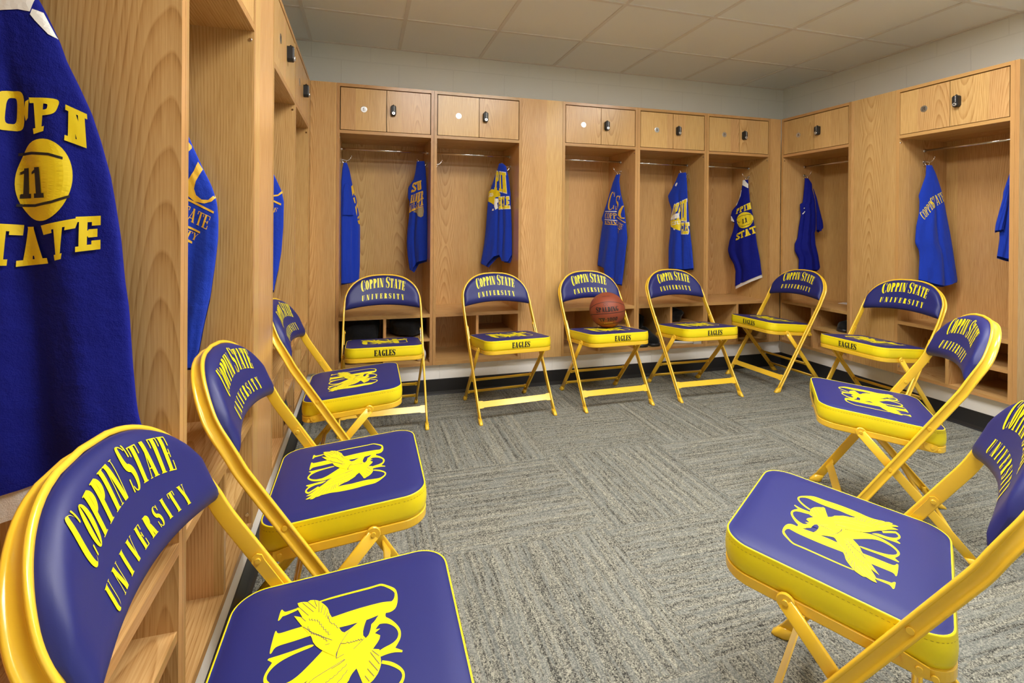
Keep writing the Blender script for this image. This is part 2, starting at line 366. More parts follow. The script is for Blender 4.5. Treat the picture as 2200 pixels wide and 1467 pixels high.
    if ch == '4': w = W * .9; return [rect(w * .6, 0, w * .6 + T, 1), rect(0, .24, w, .24 + max(t, .07)), bar((T * .3, .28), (w * .65, 1), max(thin, .06))], w
    if ch == '5': w = W * .85; return [rect(T * .1, 1 - max(t, .09), w * .9, 1), rect(T * .1, .5, T * .1 + max(thin, .06), 1)] + arc_strip(w / 2, .31, w / 2, .31, w / 2 - T * .8, .31 - t, -150, 120), w
    if ch == '7': w = W * .85; return [rect(0, 1 - max(t, .1), w, 1), bar((w * .32, 0), (w - T * .5, .95), T)], w
    return [rect(0, 0, W, 1)], W
def layout(text, sty, track=.06, caps=None):
    """-> [(outline in unit box 0..1 x 0..1), ...]"""
    x = 0; out = []
    for i, ch in enumerate(text):
        g, wd = glyph(ch, sty); k = 1
        if caps and i in caps: k = caps[i]
        for p in g: out.append([(x + a * k, b * k if k == 1 else (b * k - (k - 1) * .28)) for a, b in p])
        x += wd * k + track
    x -= track
    return [[(a / x, b) for a, b in p] for p in out]
def quadmap(q):
    (ax, ay), (bx, by), (cx, cy), (dx, dy) = q
    def f(s, t): return ((1 - t) * ((1 - s) * ax + s * bx) + t * ((1 - s) * dx + s * cx), (1 - t) * ((1 - s) * ay + s * by) + t * ((1 - s) * dy + s * cy))
    return f
# measured outlines in metres: hanging shirts (along the cloth, height) and the seat emblem (mm)
SHIRTS={
 '15L':{'H':[-3.875,-0.255,1.575],'U':(0.8,0.6),'L':[(-0.0476,1.5517),(-0.0575,1.5062),(-0.0638,1.4345),(-0.0644,1.3456),(-0.0633,1.2035),(-0.061,1.0791),(-0.0596,0.9011),(-0.0585,0.7498)],'R':[(-0.0234,1.5573),(-0.002,1.5055),(0.0162,1.4287),(0.0272,1.3933),(0.0528,1.3159),(0.0754,1.2129),(0.0856,1.1212),(0.0848,0.9555),(0.0821,0.833),(0.079,0.7719)],'hem':[(-0.0584,0.7468),(-0.0031,0.7481),(0.0323,0.7512),(0.0789,0.775)],'pr':[('p','y',[(0.0045,1.3978),(0.0199,1.4109),(0.0345,1.3695),(0.0419,1.3396),(0.0312,1.339),(0.0275,1.357),(0.0135,1.332)]),('p','y',[(0.0171,1.3201),(0.0313,1.3269),(0.0387,1.2879),(0.0302,1.2845)]),('p','y',[(0.0439,1.2699),(0.058,1.3039),(0.064,1.2767),(0.0512,1.2458)]),('p','y',[(0.0467,1.1909),(0.0791,1.2069),(0.0806,1.1959),(0.0518,1.1758)]),('p','y',[(0.0318,1.2603),(0.0389,1.2697),(0.044,1.2486),(0.0464,1.2244),(0.0416,1.1999),(0.0371,1.2241)]),('p','y',[(0.0469,1.1666),(0.0735,1.1731),(0.0796,1.1426),(0.0578,1.1454)])]},
 '15R':{'H':[-3.4196,-0.255,1.575],'U':(0.8,-0.6),'L':[(-0.0074,1.5872),(-0.0176,1.5176),(-0.0315,1.4618),(-0.0766,1.4032),(-0.0774,1.3247),(-0.0628,1.3182),(-0.0639,1.268),(-0.0655,1.2052),(-0.0793,1.1109),(-0.0836,1.0164),(-0.0741,0.9223),(-0.0589,0.8348)],'R':[(0.0532,1.5868),(0.0644,1.5151),(0.0724,1.391),(0.0775,1.2051),(0.0846,1.0194),(0.087,0.9019)],'hem':[(-0.0589,0.8348),(-0.0299,0.817),(0.0055,0.8776),(0.087,0.9019)],'pr':[('t','SU','slab','y',[(-0.0401,1.368),(0.0456,1.3915),(0.0365,1.4538),(-0.0349,1.4337)]),('t','RAMUR','slab','y',[(-0.0554,1.2899),(0.0518,1.3218),(0.0513,1.3802),(-0.0428,1.3493)]),('t','ALL-STA','slab','y',[(-0.0635,1.224),(0.0543,1.2796),(0.0539,1.3261),(-0.0589,1.2805)]),('p','y',[(-0.0333,1.2459),(0.0543,1.2734),(0.0544,1.2672),(-0.0297,1.2377)]),('p','g',[(-0.026,1.2333),(0.0097,1.2488),(0.0558,1.2659),(0.0596,1.2361),(0.0563,1.2051),(0.0422,1.1939),(0.0207,1.2051),(0.0135,1.2226)])]},
 '16R':{'H':[-2.808,-0.255,1.575],'U':(0.6,-0.8),'L':[(-0.0244,1.6002),(-0.0471,1.5406),(-0.0779,1.4748),(-0.1089,1.4021),(-0.1281,1.3223),(-0.1354,1.248),(-0.1463,1.1238),(-0.1613,0.999),(-0.1925,0.8604)],'R':[(0.0103,1.5978),(0.0372,1.5778),(0.0607,1.4981),(0.0806,1.3772),(0.0855,1.2572),(0.0942,1.1255),(0.0983,0.9282)],'hem':[(-0.1925,0.8604),(-0.1315,0.8373),(-0.0569,0.916),(-0.0025,0.9273),(0.0133,0.8824),(0.074,0.8804),(0.0983,0.9282)],'pr':[('t','PIN','slab','w',[(-0.0599,1.4022),(0.0657,1.3705),(0.0453,1.5321),(-0.0511,1.55)]),('t','PIN','slab','y',[(-0.0568,1.4051),(0.0618,1.3778),(0.0423,1.5262),(-0.0487,1.5456)]),('p','y',[(-0.1208,1.3964),(-0.0852,1.4123),(-0.0498,1.4073),(-0.0147,1.3987),(0.001,1.3677),(-0.0027,1.3557),(-0.0453,1.3509),(-0.0589,1.2949),(-0.0842,1.3089),(-0.1282,1.3254)]),('t','SU','block','w',[(-0.1204,1.353),(-0.0674,1.3607),(-0.0692,1.3853),(-0.1151,1.3807)]),('p','w',[(-0.0531,1.3419),(-0.0219,1.341),(-0.0178,1.3196),(-0.0332,1.3078),(-0.029,1.2711),(-0.0445,1.2579),(-0.0541,1.2837)]),('t','EGLE','slab','w',[(-0.0227,1.2588),(0.0817,1.2621),(0.0733,1.3564),(-0.0205,1.3562)]),('t','EGLE','slab','y',[(-0.0204,1.2636),(0.0779,1.2669),(0.0704,1.3511),(-0.0181,1.3501)]),('p','w',[(-0.072,1.2644),(-0.0586,1.2666),(-0.0561,1.2531),(-0.0742,1.2509)])]},
 '17R':{'H':[-1.8917,-0.255,1.575],'U':(0.3,-0.954),'L':[(0.0256,1.5525),(-0.0109,1.4879),(-0.0384,1.4218),(-0.0802,1.3212),(-0.1306,1.2119),(-0.1363,1.1947),(-0.1175,1.1841),(-0.1362,1.101),(-0.1548,0.9962),(-0.1749,0.8312)],'R':[(0.0604,1.5429),(0.0537,1.4901),(0.0729,1.3958),(0.1099,1.2884),(0.1289,1.1697),(0.1443,1.0518),(0.131,0.9727),(0.1147,0.8403),(0.0913,0.6963)],'hem':[(-0.1749,0.8312),(-0.0842,0.8097),(-0.074,0.7658),(0.0114,0.7323),(0.0164,0.6991),(0.0913,0.6943)],'pr':[('t','C','serif','y',[(-0.07,1.2695),(0.0148,1.2709),(0.0224,1.4151),(-0.0288,1.4145)]),('t','S','serif','y',[(0.0268,1.2672),(0.0515,1.2734),(0.0775,1.3823),(0.032,1.3811)]),('p','y',[(0.0964,1.302),(0.1098,1.3016),(0.0836,1.2361),(0.0929,1.2128),(0.1214,1.2092),(0.1197,1.2013),(0.084,1.2043),(0.0565,1.2299),(0.0635,1.2631)]),('p','w',[(-0.0844,1.265),(0.0361,1.2623),(0.0362,1.2557),(-0.0843,1.2595)]),('t','COPP','serif','y',[(-0.0857,1.206),(0.0404,1.202),(0.0363,1.2469),(-0.0823,1.2526)]),('p','w',[(-0.0856,1.1998),(0.046,1.1913),(0.0461,1.1859),(-0.0855,1.1943)]),('t','UNIV','serif','y',[(-0.0833,1.1668),(0.05,1.1619),(0.0461,1.1833),(-0.0835,1.1867)]),('p','y',[(-0.0852,1.1647),(0.05,1.1579),(0.0519,1.1519),(-0.0852,1.1592)]),('p','y',[(0.0457,1.218),(0.1288,1.1749),(0.1271,1.1697),(0.0458,1.2113)]),('t','ATE','serif','y',[(0.0465,1.1432),(0.101,1.1202),(0.1131,1.1565),(0.0525,1.1832)]),('p','y',[(0.053,1.1352),(0.0867,1.1201),(0.0849,1.1141),(0.0531,1.1285)]),('t','Y','serif','y',[(0.0544,1.0931),(0.069,1.09),(0.0742,1.11),(0.0578,1.1152)])]},
 '18R':{'H':[-1.2827,-0.255,1.575],'U':(0.3,-0.954),'L':[(-0.0183,1.5887),(-0.0481,1.5281),(-0.0937,1.4549),(-0.1285,1.4055),(-0.1201,1.3603),(-0.0881,1.289),(-0.099,1.2063),(-0.1018,1.1041),(-0.1162,0.9758),(-0.1161,0.8029)],'R':[(0.0488,1.583),(0.0569,1.5081),(0.0655,1.3778),(0.0779,1.2294),(0.09,1.1063),(0.1092,0.9841),(0.1274,0.8139)],'hem':[(-0.116,0.7997),(0.0455,0.7987),(0.1274,0.8126)],'pr':[('p','w',[(-0.0463,1.4995),(-0.0289,1.511),(-0.0265,1.4982),(-0.04,1.4783),(-0.0507,1.484)]),('t','OPPIN','slab','w',[(-0.0989,1.2031),(0.0733,1.1832),(0.0656,1.3747),(-0.0576,1.3294)]),('t','OPPIN','slab','y',[(-0.0943,1.2075),(0.0688,1.1913),(0.0612,1.3688),(-0.0537,1.3261)]),('p','w',[(-0.0989,1.2031),(-0.0721,1.2378),(-0.0075,1.2588),(-0.0011,1.218),(-0.0602,1.206)]),('p','y',[(-0.0926,1.1967),(0.008,1.2066),(0.012,1.1804),(0.0052,1.1116),(-0.0441,1.13),(-0.0866,1.1425),(-0.0947,1.168)]),('t','CSU','block','w',[(-0.079,1.1553),(0.0099,1.1679),(0.0096,1.196),(-0.077,1.1839)]),('p','w',[(-0.0595,1.1331),(-0.0327,1.1301),(-0.0364,1.1175),(-0.0517,1.1173)]),('t','GLES','slab','w',[(0.0093,1.0804),(0.0888,1.0829),(0.0878,1.1832),(0.0173,1.1803)]),('t','GLES','slab','y',[(0.013,1.0855),(0.0851,1.0878),(0.0842,1.177),(0.0211,1.1741)])]},
 '19R':{'H':[-0.6748,-0.255,1.575],'U':(0.3,-0.954),'L':[(0.005,1.5482),(-0.006,1.4647),(-0.0445,1.3412),(-0.0923,1.2905),(-0.1041,1.2459),(-0.1012,1.201),(-0.0671,1.186),(-0.0825,1.1115),(-0.1143,1.0288),(-0.13,0.9457),(-0.1131,0.8939),(-0.0718,0.8291),(-0.0552,0.7709),(-0.058,0.6372)],'R':[(0.0516,1.5448),(0.0601,1.4464),(0.0725,1.3445),(0.0962,1.2502),(0.1122,1.1423),(0.1359,0.9996),(0.1591,0.8937),(0.1787,0.7566)],'hem':[(-0.0579,0.6335),(0.1788,0.7545)],'pr':[('p','w',[(0.005,1.5446),(0.0245,1.549),(0.0402,1.5275),(0.0542,1.512),(0.056,1.4756),(0.0211,1.496),(0.0038,1.5044)]),('p','w',[(-0.0115,1.4613),(-0.0013,1.4629),(-0.0095,1.4134),(-0.0484,1.3339),(-0.0564,1.3341),(-0.0212,1.3993)]),('p','w',[(-0.1041,1.2444),(-0.0918,1.2383),(-0.0672,1.1971),(-0.0687,1.1897),(-0.1012,1.1995)]),('t','PPIN','slab','y',[(-0.0533,1.2563),(0.0897,1.3007),(0.0762,1.3552),(-0.0441,1.3005)]),('e','y',[(0.0315,1.2053),(0.104,1.2141),(0.0309,1.2731)]),('t','11','slab','b',[(0.0124,1.1711),(0.0587,1.187),(0.0521,1.2291),(0.0104,1.2113)]),('l','b',[(-0.0433,1.2155),(0.0039,1.2407),(0.0581,1.2544),(0.0901,1.2503)]),('l','b',[(-0.0348,1.1563),(0.0281,1.1528),(0.0817,1.1746),(0.1041,1.2069)]),('t','STAT','slab','y',[(-0.0456,1.0306),(0.135,1.0996),(0.1158,1.1567),(-0.0461,1.086)])]},
 '20L':{'H':[-0.263,-0.5506,1.575],'U':(0.95,-0.3),'L':[(-0.04,1.5456),(-0.0452,1.4586),(-0.0561,1.3504),(-0.0786,1.3383),(-0.0733,1.2783),(-0.0701,1.2483),(-0.0842,1.1581),(-0.0952,1.0619),(-0.1174,1.0137),(-0.1169,0.9596),(-0.0819,0.8938),(-0.0841,0.8037)],'R':[(-0.0163,1.5548),(0.0167,1.507),(0.0201,1.459),(0.0417,1.3751),(0.0515,1.2671),(0.0522,1.1831),(0.0498,1.1231),(0.0411,1.105),(0.0508,1.009),(0.0724,0.9192),(0.0881,0.8233)],'hem':[(-0.0841,0.8037),(0.0734,0.7991),(0.0881,0.822)],'pr':[('p','w',[(-0.0528,1.3084),(-0.0439,1.3097),(-0.0462,1.2995),(-0.0545,1.3012)]),('p','w',[(-0.0642,1.2591),(-0.0437,1.2833),(-0.0389,1.2773),(-0.0612,1.2531)])]},
 '21L':{'H':[-0.271,-1.4937,1.575],'U':(0.95,-0.3),'L':[(-0.0415,1.5444),(-0.0439,1.483),(-0.088,1.354),(-0.0817,1.3173),(-0.084,1.2437),(-0.1013,1.1577),(-0.1076,1.0534),(-0.0818,1.0045),(-0.0783,0.9493),(-0.0831,0.8143)],'R':[(-0.0083,1.5537),(0.0194,1.4895),(0.0535,1.3917),(0.0787,1.2816),(0.1104,1.1164),(0.1359,0.9634),(0.1603,0.8074)],'hem':[(-0.0831,0.8143),(0.0169,0.7846),(0.0774,0.7759),(0.1603,0.8074)],'pr':[('t','COPPIN','serif','y',[(-0.0624,1.1936),(-0.0046,1.2835),(-0.0232,1.3324),(-0.0876,1.2388)]),('t','STATE','serif','y',[(-0.0117,1.2687),(0.0723,1.3232),(0.0488,1.377),(-0.0317,1.336)])]},
 '21R':{'H':[-0.271,-1.955,1.575],'U':(0.8,-0.6),'L':[(-0.0468,1.4939),(-0.0556,1.4489),(-0.0812,1.3506),(-0.0869,1.2651),(-0.0945,1.1687),(-0.0964,1.1338),(-0.096,1.0829),(-0.1067,0.9887)],'R':[(-0.0219,1.493),(-0.0188,1.3496),(-0.0175,1.1903),(-0.0159,0.9779)],'hem':[(-0.1067,0.9887),(-0.0553,0.9714),(-0.0158,0.9673)],'pr':[]},
 '20Ls':{'H':[-0.263,-0.5506,1.575],'U':(0.95,-0.3),'L':[(0.0201,1.465),(0.0387,1.3751),(0.0484,1.2791),(0.0525,1.1591),(0.0528,1.1231)],'R':[(0.0236,1.465),(0.0504,1.3931),(0.075,1.2913),(0.0984,1.1955),(0.1041,1.1535)],'hem':[(0.0527,1.1279),(0.0766,1.1161),(0.1042,1.1523)],'pr':[]},
 '15Ls':{'H':[-3.875,-0.255,1.575],'U':(0.8,0.6),'L':[(-0.0465,1.4121),(-0.0598,1.3637),(-0.0612,1.2806),(-0.0606,1.2036)],'R':[(-0.0223,1.4139),(0.0026,1.3675),(0.0188,1.284),(0.0215,1.2055)],'hem':[(-0.0606,1.2036),(0.0216,1.2043)],'pr':[]},
 '21Rs':{'H':[-0.271,-1.955,1.575],'U':(0.8,-0.6),'L':[(-0.0711,1.3932),(-0.0995,1.2652),(-0.119,1.1685),(-0.1217,1.1336)],'R':[(-0.0552,1.3875),(-0.068,1.2649),(-0.0819,1.1687),(-0.0859,1.1419)],'hem':[(-0.1217,1.1319),(-0.0859,1.1403)],'pr':[]},
 'B':{'H':[-4.323,-2.212,1.575],'U':(1,0),'L':[(0.0268,1.3973),(0.0079,1.307),(-0.0109,1.195),(-0.018,1.0839),(-0.0211,0.9508),(-0.02,0.7287)],'R':[(0.0523,1.3989),(0.0603,1.3813),(0.0743,1.346),(0.0966,1.2927),(0.119,1.2434),(0.1314,1.2027),(0.1365,1.157),(0.1361,1.0929),(0.1283,1.0152),(0.1167,0.9242),(0.1029,0.8564),(0.0893,0.7753),(0.0737,0.7265)],'hem':[(-0.02,0.7287),(0.0737,0.7265)],'pr':[('p','y',[(0.0584,1.37),(0.0695,1.3548),(0.0704,1.3481),(0.0578,1.3294)]),('p','y',[(0.0857,1.3104),(0.0978,1.2891),(0.0828,1.2559),(0.0781,1.2331),(0.083,1.2152),(0.0971,1.2028),(0.1132,1.2023),(0.1272,1.2172),(0.1305,1.2095),(0.1213,1.1979),(0.1031,1.192),(0.0791,1.197),(0.0639,1.2124),(0.0611,1.2327),(0.0649,1.2598),(0.0767,1.2828)]),('p','y',[(0.0592,1.2078),(0.1275,1.1697),(0.1267,1.1637),(0.0593,1.2011)]),('t','TATE','serif','y',[(0.0437,1.1535),(0.1096,1.118),(0.1195,1.1545),(0.0554,1.1897)]),('p','y',[(0.0478,1.1378),(0.0935,1.112),(0.0928,1.1065),(0.0478,1.1311)]),('t','ITY','serif','y',[(0.0499,1.0996),(0.0829,1.0861),(0.0896,1.1042),(0.0577,1.1199)]),('p','y',[(0.0539,1.0996),(0.0733,1.0838),(0.0726,1.0775),(0.0539,1.0906)])]},
 'C':{'H':[-4.323,-1.262,1.575],'U':(1,0),'L':[(0.1171,1.3747),(0.1075,1.2781),(0.1016,1.13),(0.0961,0.9081),(0.0934,0.7972)],'R':[(0.1272,1.3862),(0.1444,1.3497),(0.1686,1.2946),(0.1792,1.2426),(0.1778,1.1306),(0.1703,1.0186),(0.1571,0.9293),(0.1386,0.8329)],'hem':[(0.0934,0.7972),(0.1386,0.8292)],'pr':[('p','y',[(0.1278,1.2712),(0.155,1.2756),(0.172,1.2947),(0.1742,1.2836),(0.1551,1.2682),(0.1279,1.2638)]),('p','y',[(0.1279,1.2527),(0.169,1.2335),(0.1677,1.2245),(0.128,1.2445)]),('t','E','serif','y',[(0.1337,1.1897),(0.1487,1.1959),(0.1554,1.2124),(0.1404,1.2136)])]},
 'A':{'H':[-4.323,-2.853,1.575],'U':(1,0),'L':[(-0.0316,1.501),(-0.0457,1.4513),(-0.0783,1.3883),(-0.0872,1.2992),(-0.0934,1.1226),(-0.0964,0.7114)],'R':[(0.0195,1.5173),(0.0334,1.4917),(0.0435,1.47),(0.0602,1.4303),(0.0706,1.3973),(0.0889,1.3554),(0.1048,1.3158),(0.1183,1.2694),(0.1319,1.213),(0.1388,1.1687),(0.1472,1.1082),(0.153,1.0388),(0.159,0.9924),(0.1649,0.8961),(0.1705,0.8312),(0.1744,0.8051),(0.186,0.7683),(0.1918,0.7287)],'hem':[(-0.0963,0.682),(-0.0139,0.7096),(0.0337,0.7162),(0.1396,0.7255),(0.1918,0.7287)],'pr':[('p','w',[(-0.0458,1.4632),(-0.0316,1.501),(0.0195,1.5173),(0.0321,1.4916),(0.0272,1.4679),(0.0123,1.4691),(-0.017,1.4624)]),('p','w',[(0.0297,1.4729),(0.0423,1.4698),(0.0602,1.4303),(0.05,1.4354),(0.0335,1.4549),(0.0277,1.4634)]),('t','O','slab','y',[(-0.0174,1.277),(0.0206,1.2778),(0.0228,1.3412),(-0.0129,1.3392)]),('t','P','slab','y',[(0.0368,1.2726),(0.0583,1.2816),(0.0709,1.3321),(0.0291,1.3304)]),('p','y',[(0.0241,1.3239),(0.0291,1.3273),(0.028,1.2981),(0.0242,1.2933),(0.0209,1.3068)]),('t','N','slab','y',[(0.0764,1.2655),(0.1078,1.2531),(0.1022,1.3109),(0.0766,1.3232)]),('e','y',[(0.0485,1.2007),(0.0886,1.2083),(0.0457,1.2654)]),('l','b',[(0.0108,1.2406),(0.0332,1.2426),(0.0585,1.2413),(0.0765,1.2359)]),('l','b',[(0.0112,1.1599),(0.0386,1.1598),(0.064,1.1656),(0.0872,1.1754)]),('t','11','slab','b',[(0.0116,1.1706),(0.0537,1.1725),(0.0489,1.2208),(0.0134,1.2185)]),('t','T','slab','y',[(-0.0178,1.0664),(0.0116,1.0654),(0.015,1.1294),(-0.0181,1.1322)]),('t','A','slab','y',[(0.0145,1.0632),(0.0593,1.0684),(0.0476,1.1266),(0.015,1.1258)]),('t','T','slab','y',[(0.0669,1.0724),(0.0811,1.0763),(0.0925,1.1395),(0.0552,1.1298)]),('t','E','slab','y',[(0.0954,1.0862),(0.1205,1.0898),(0.1202,1.1446),(0.0951,1.1427)])]},
}
LOGO={'c1':[[-40.1,101.8],[-46.5,89.5],[-57.9,78.1],[-68,72.1],[-75.3,70.2],[-84.3,71.2],[-92.8,75.7],[-106.5,86.9],[-115.1,97.4],[-117.3,105.8],[-117.3,123.1],[-121.5,147.9],[-121.6,185.6],[-115.8,208.4],[-118.8,226.1],[-98.2,219.7],[-92.2,190.6],[-91.3,173.6],[-92.8,160.1],[-93.2,156.4],[-90.2,137.6],[-90.2,115.2],[-93.5,100.5],[-95.1,88.6],[-88.7,79.4],[-81.6,74.6],[-74.3,74],[-65.7,77.9],[-53.2,90.7],[-45.4,103.1]],'c2':[[-74.7,238.3],[-91.5,253.4],[-98,262.2],[-91.7,268.3],[-83.6,271.3],[-74.1,271],[-66.5,268.4],[-59.6,264.7],[-56.2,268.7],[-52.5,272.4],[-49.4,270.9],[-49,261.9],[-46,239.7],[-45.9,222.2],[-57.6,231.9],[-57.5,246.3],[-62.1,256.8],[-70.7,264.8],[-77.1,267.4],[-83.3,267.3],[-89.1,262.5],[-87.7,259.5],[-68.5,241]],'s1':[[-33,71.1],[-36.3,72],[-32,81.9],[-30.9,92.7],[-32.4,105],[-20.6,106.7],[-16.6,97.6],[-14.2,86.9],[-9.2,79.5],[-2.1,75.9],[6.5,75.6],[18,79.9],[29.4,89.8],[33.5,98.6],[34.1,105.4],[36.3,115],[48,107.5],[48.8,98.3],[45.1,93.4],[37.5,86.3],[26.3,79],[14.4,73.4],[5.5,71.5],[-5.3,72.1],[-14.2,75.6],[-23.9,81.8]],'s2':[[15.7,166.1],[-11.3,170.2],[-17.7,176],[-25.9,192.2],[-38.8,213.5],[-42.9,230.2],[-39.4,247.1],[-30.6,261.4],[-17.8,270.8],[-9.2,273.5],[0.1,272.8],[9.7,269.3],[17.6,265.7],[21.7,269.1],[25.7,273.7],[28.4,272.2],[28.4,262.2],[29.8,236.5],[33,211.8],[29.6,206.3],[26.7,207.8],[23.1,231.5],[17.8,249.5],[10.9,260.5],[2.9,266.9],[-5.5,269.4],[-13.7,267.6],[-24,258.1],[-28.6,245.2],[-28,233.4],[-20.6,221.9],[-6.5,208.4],[12,192.3],[30.2,178.7]],'u1':[[101.9,74.1],[90.3,72.6],[74.7,73.1],[61.9,76.3],[56.6,80.8],[53.9,87.1],[55.5,95.4],[54.3,108.4],[50.9,126.2],[51.5,139],[50.6,154],[51.9,170.2],[52,214.2],[49.7,238.2],[49.5,262.6],[45.4,268],[38.7,269.5],[36.8,271.2],[38.4,273.5],[82.1,272.8],[84.3,270.8],[77.5,267.9],[75.7,263.5],[76.8,247.7],[77.5,229.5],[79.5,183.4],[81.5,165.8],[83.4,143.1],[83.6,119.3],[82.9,99.8],[80.2,88.8],[78.8,83.3],[82.5,79.7],[89.9,77.5],[97.9,77.6]],'u2':[[101.9,74.1],[110,76.9],[119.9,86.6],[131.7,99.5],[131.1,107.7],[130.1,122.4],[130.7,171.2],[130.1,192.2],[128.3,206.5],[125.2,206.2],[125.6,191.8],[125.8,170.6],[125.6,135.3],[125.1,121.7],[126.5,106.9],[125.9,99.2],[112.9,86.6],[102.9,79.6],[97.9,77.6]],'u3':[[120.9,241.9],[119.4,243.8],[114.6,261],[114.4,265.7],[108.8,268.4],[106.1,270.2],[106.9,272],[129.9,271.3],[132.2,268.9],[127.8,266.6],[123.8,263.2],[123.5,259.4],[125.3,243.1]],'e_tail':[[-41.8,103.4],[-49.3,104.2],[-60.5,108],[-65.6,111.5],[-70.8,115.7],[-73.9,120.9],[-79.1,124.4],[-77.1,128.1],[-65.8,131.2],[-37.5,140.4],[-12.5,130.8],[-12.9,116],[-17.7,106]],'e_body':[[-14.2,115.8],[-25.9,123.7],[-41.3,139.9],[-48.7,146.4],[-59.5,150.6],[-66.5,157.2],[-72.6,164.5],[-58.7,150.3],[-17.7,176],[0.6,170.8],[10.7,170.5],[40.7,165],[40.1,164.6],[36.4,161.8],[41.9,150.5],[51.9,137.8],[51.6,125.6],[41.5,128.8],[28.5,130.9],[19,130.4],[12.3,126.4],[17.1,121.8],[29.5,118.6],[38.1,117.9],[43.5,112.1],[51.5,108],[57.2,101.6],[53.7,94],[49.4,95.1],[46,94.1],[36.4,99],[33.5,105.3],[24.7,111.3],[23.5,103.8],[17.1,112.2],[9.1,104],[0.2,105.7]],'e_upper':[[-57.4,149.1],[-66.1,157.5],[-76.9,167],[-79,174.7],[-83.8,182.2],[-92.5,190.6],[-113.4,211.1],[-119.5,228.6],[-123.5,236],[-123.5,241],[-129.5,248.3],[-129.2,255.5],[-122.4,251.6],[-126.1,260.7],[-124.4,266],[-109.5,251.5],[-110.2,258.8],[-109.1,266.2],[-102.1,259],[-92.7,249.7],[-79.1,240.5],[-61.2,226.8],[-40.3,213.4],[-25.3,192.2],[-18.3,175.9],[15.7,166.1]],'e_lower':[[-9.4,168.5],[12,192.3],[30.9,207],[49.9,212.5],[74.6,228.3],[106.9,246.3],[98.4,231.9],[125.6,244.3],[125.1,240.2],[136.8,244.6],[137.6,237],[133.2,227.4],[136.2,223.1],[134,216],[129.6,208.6],[120.9,201.7],[110.6,194.6],[101.9,190.1],[89.9,187.4],[78.9,182.5],[64.7,176.2],[50.3,169.1],[40.7,165],[37.4,160.9]],'hole':[[29.1,119],[17.7,121.6],[12.5,126.2],[18.9,130.5],[27.9,130.8],[29,124.5]]}
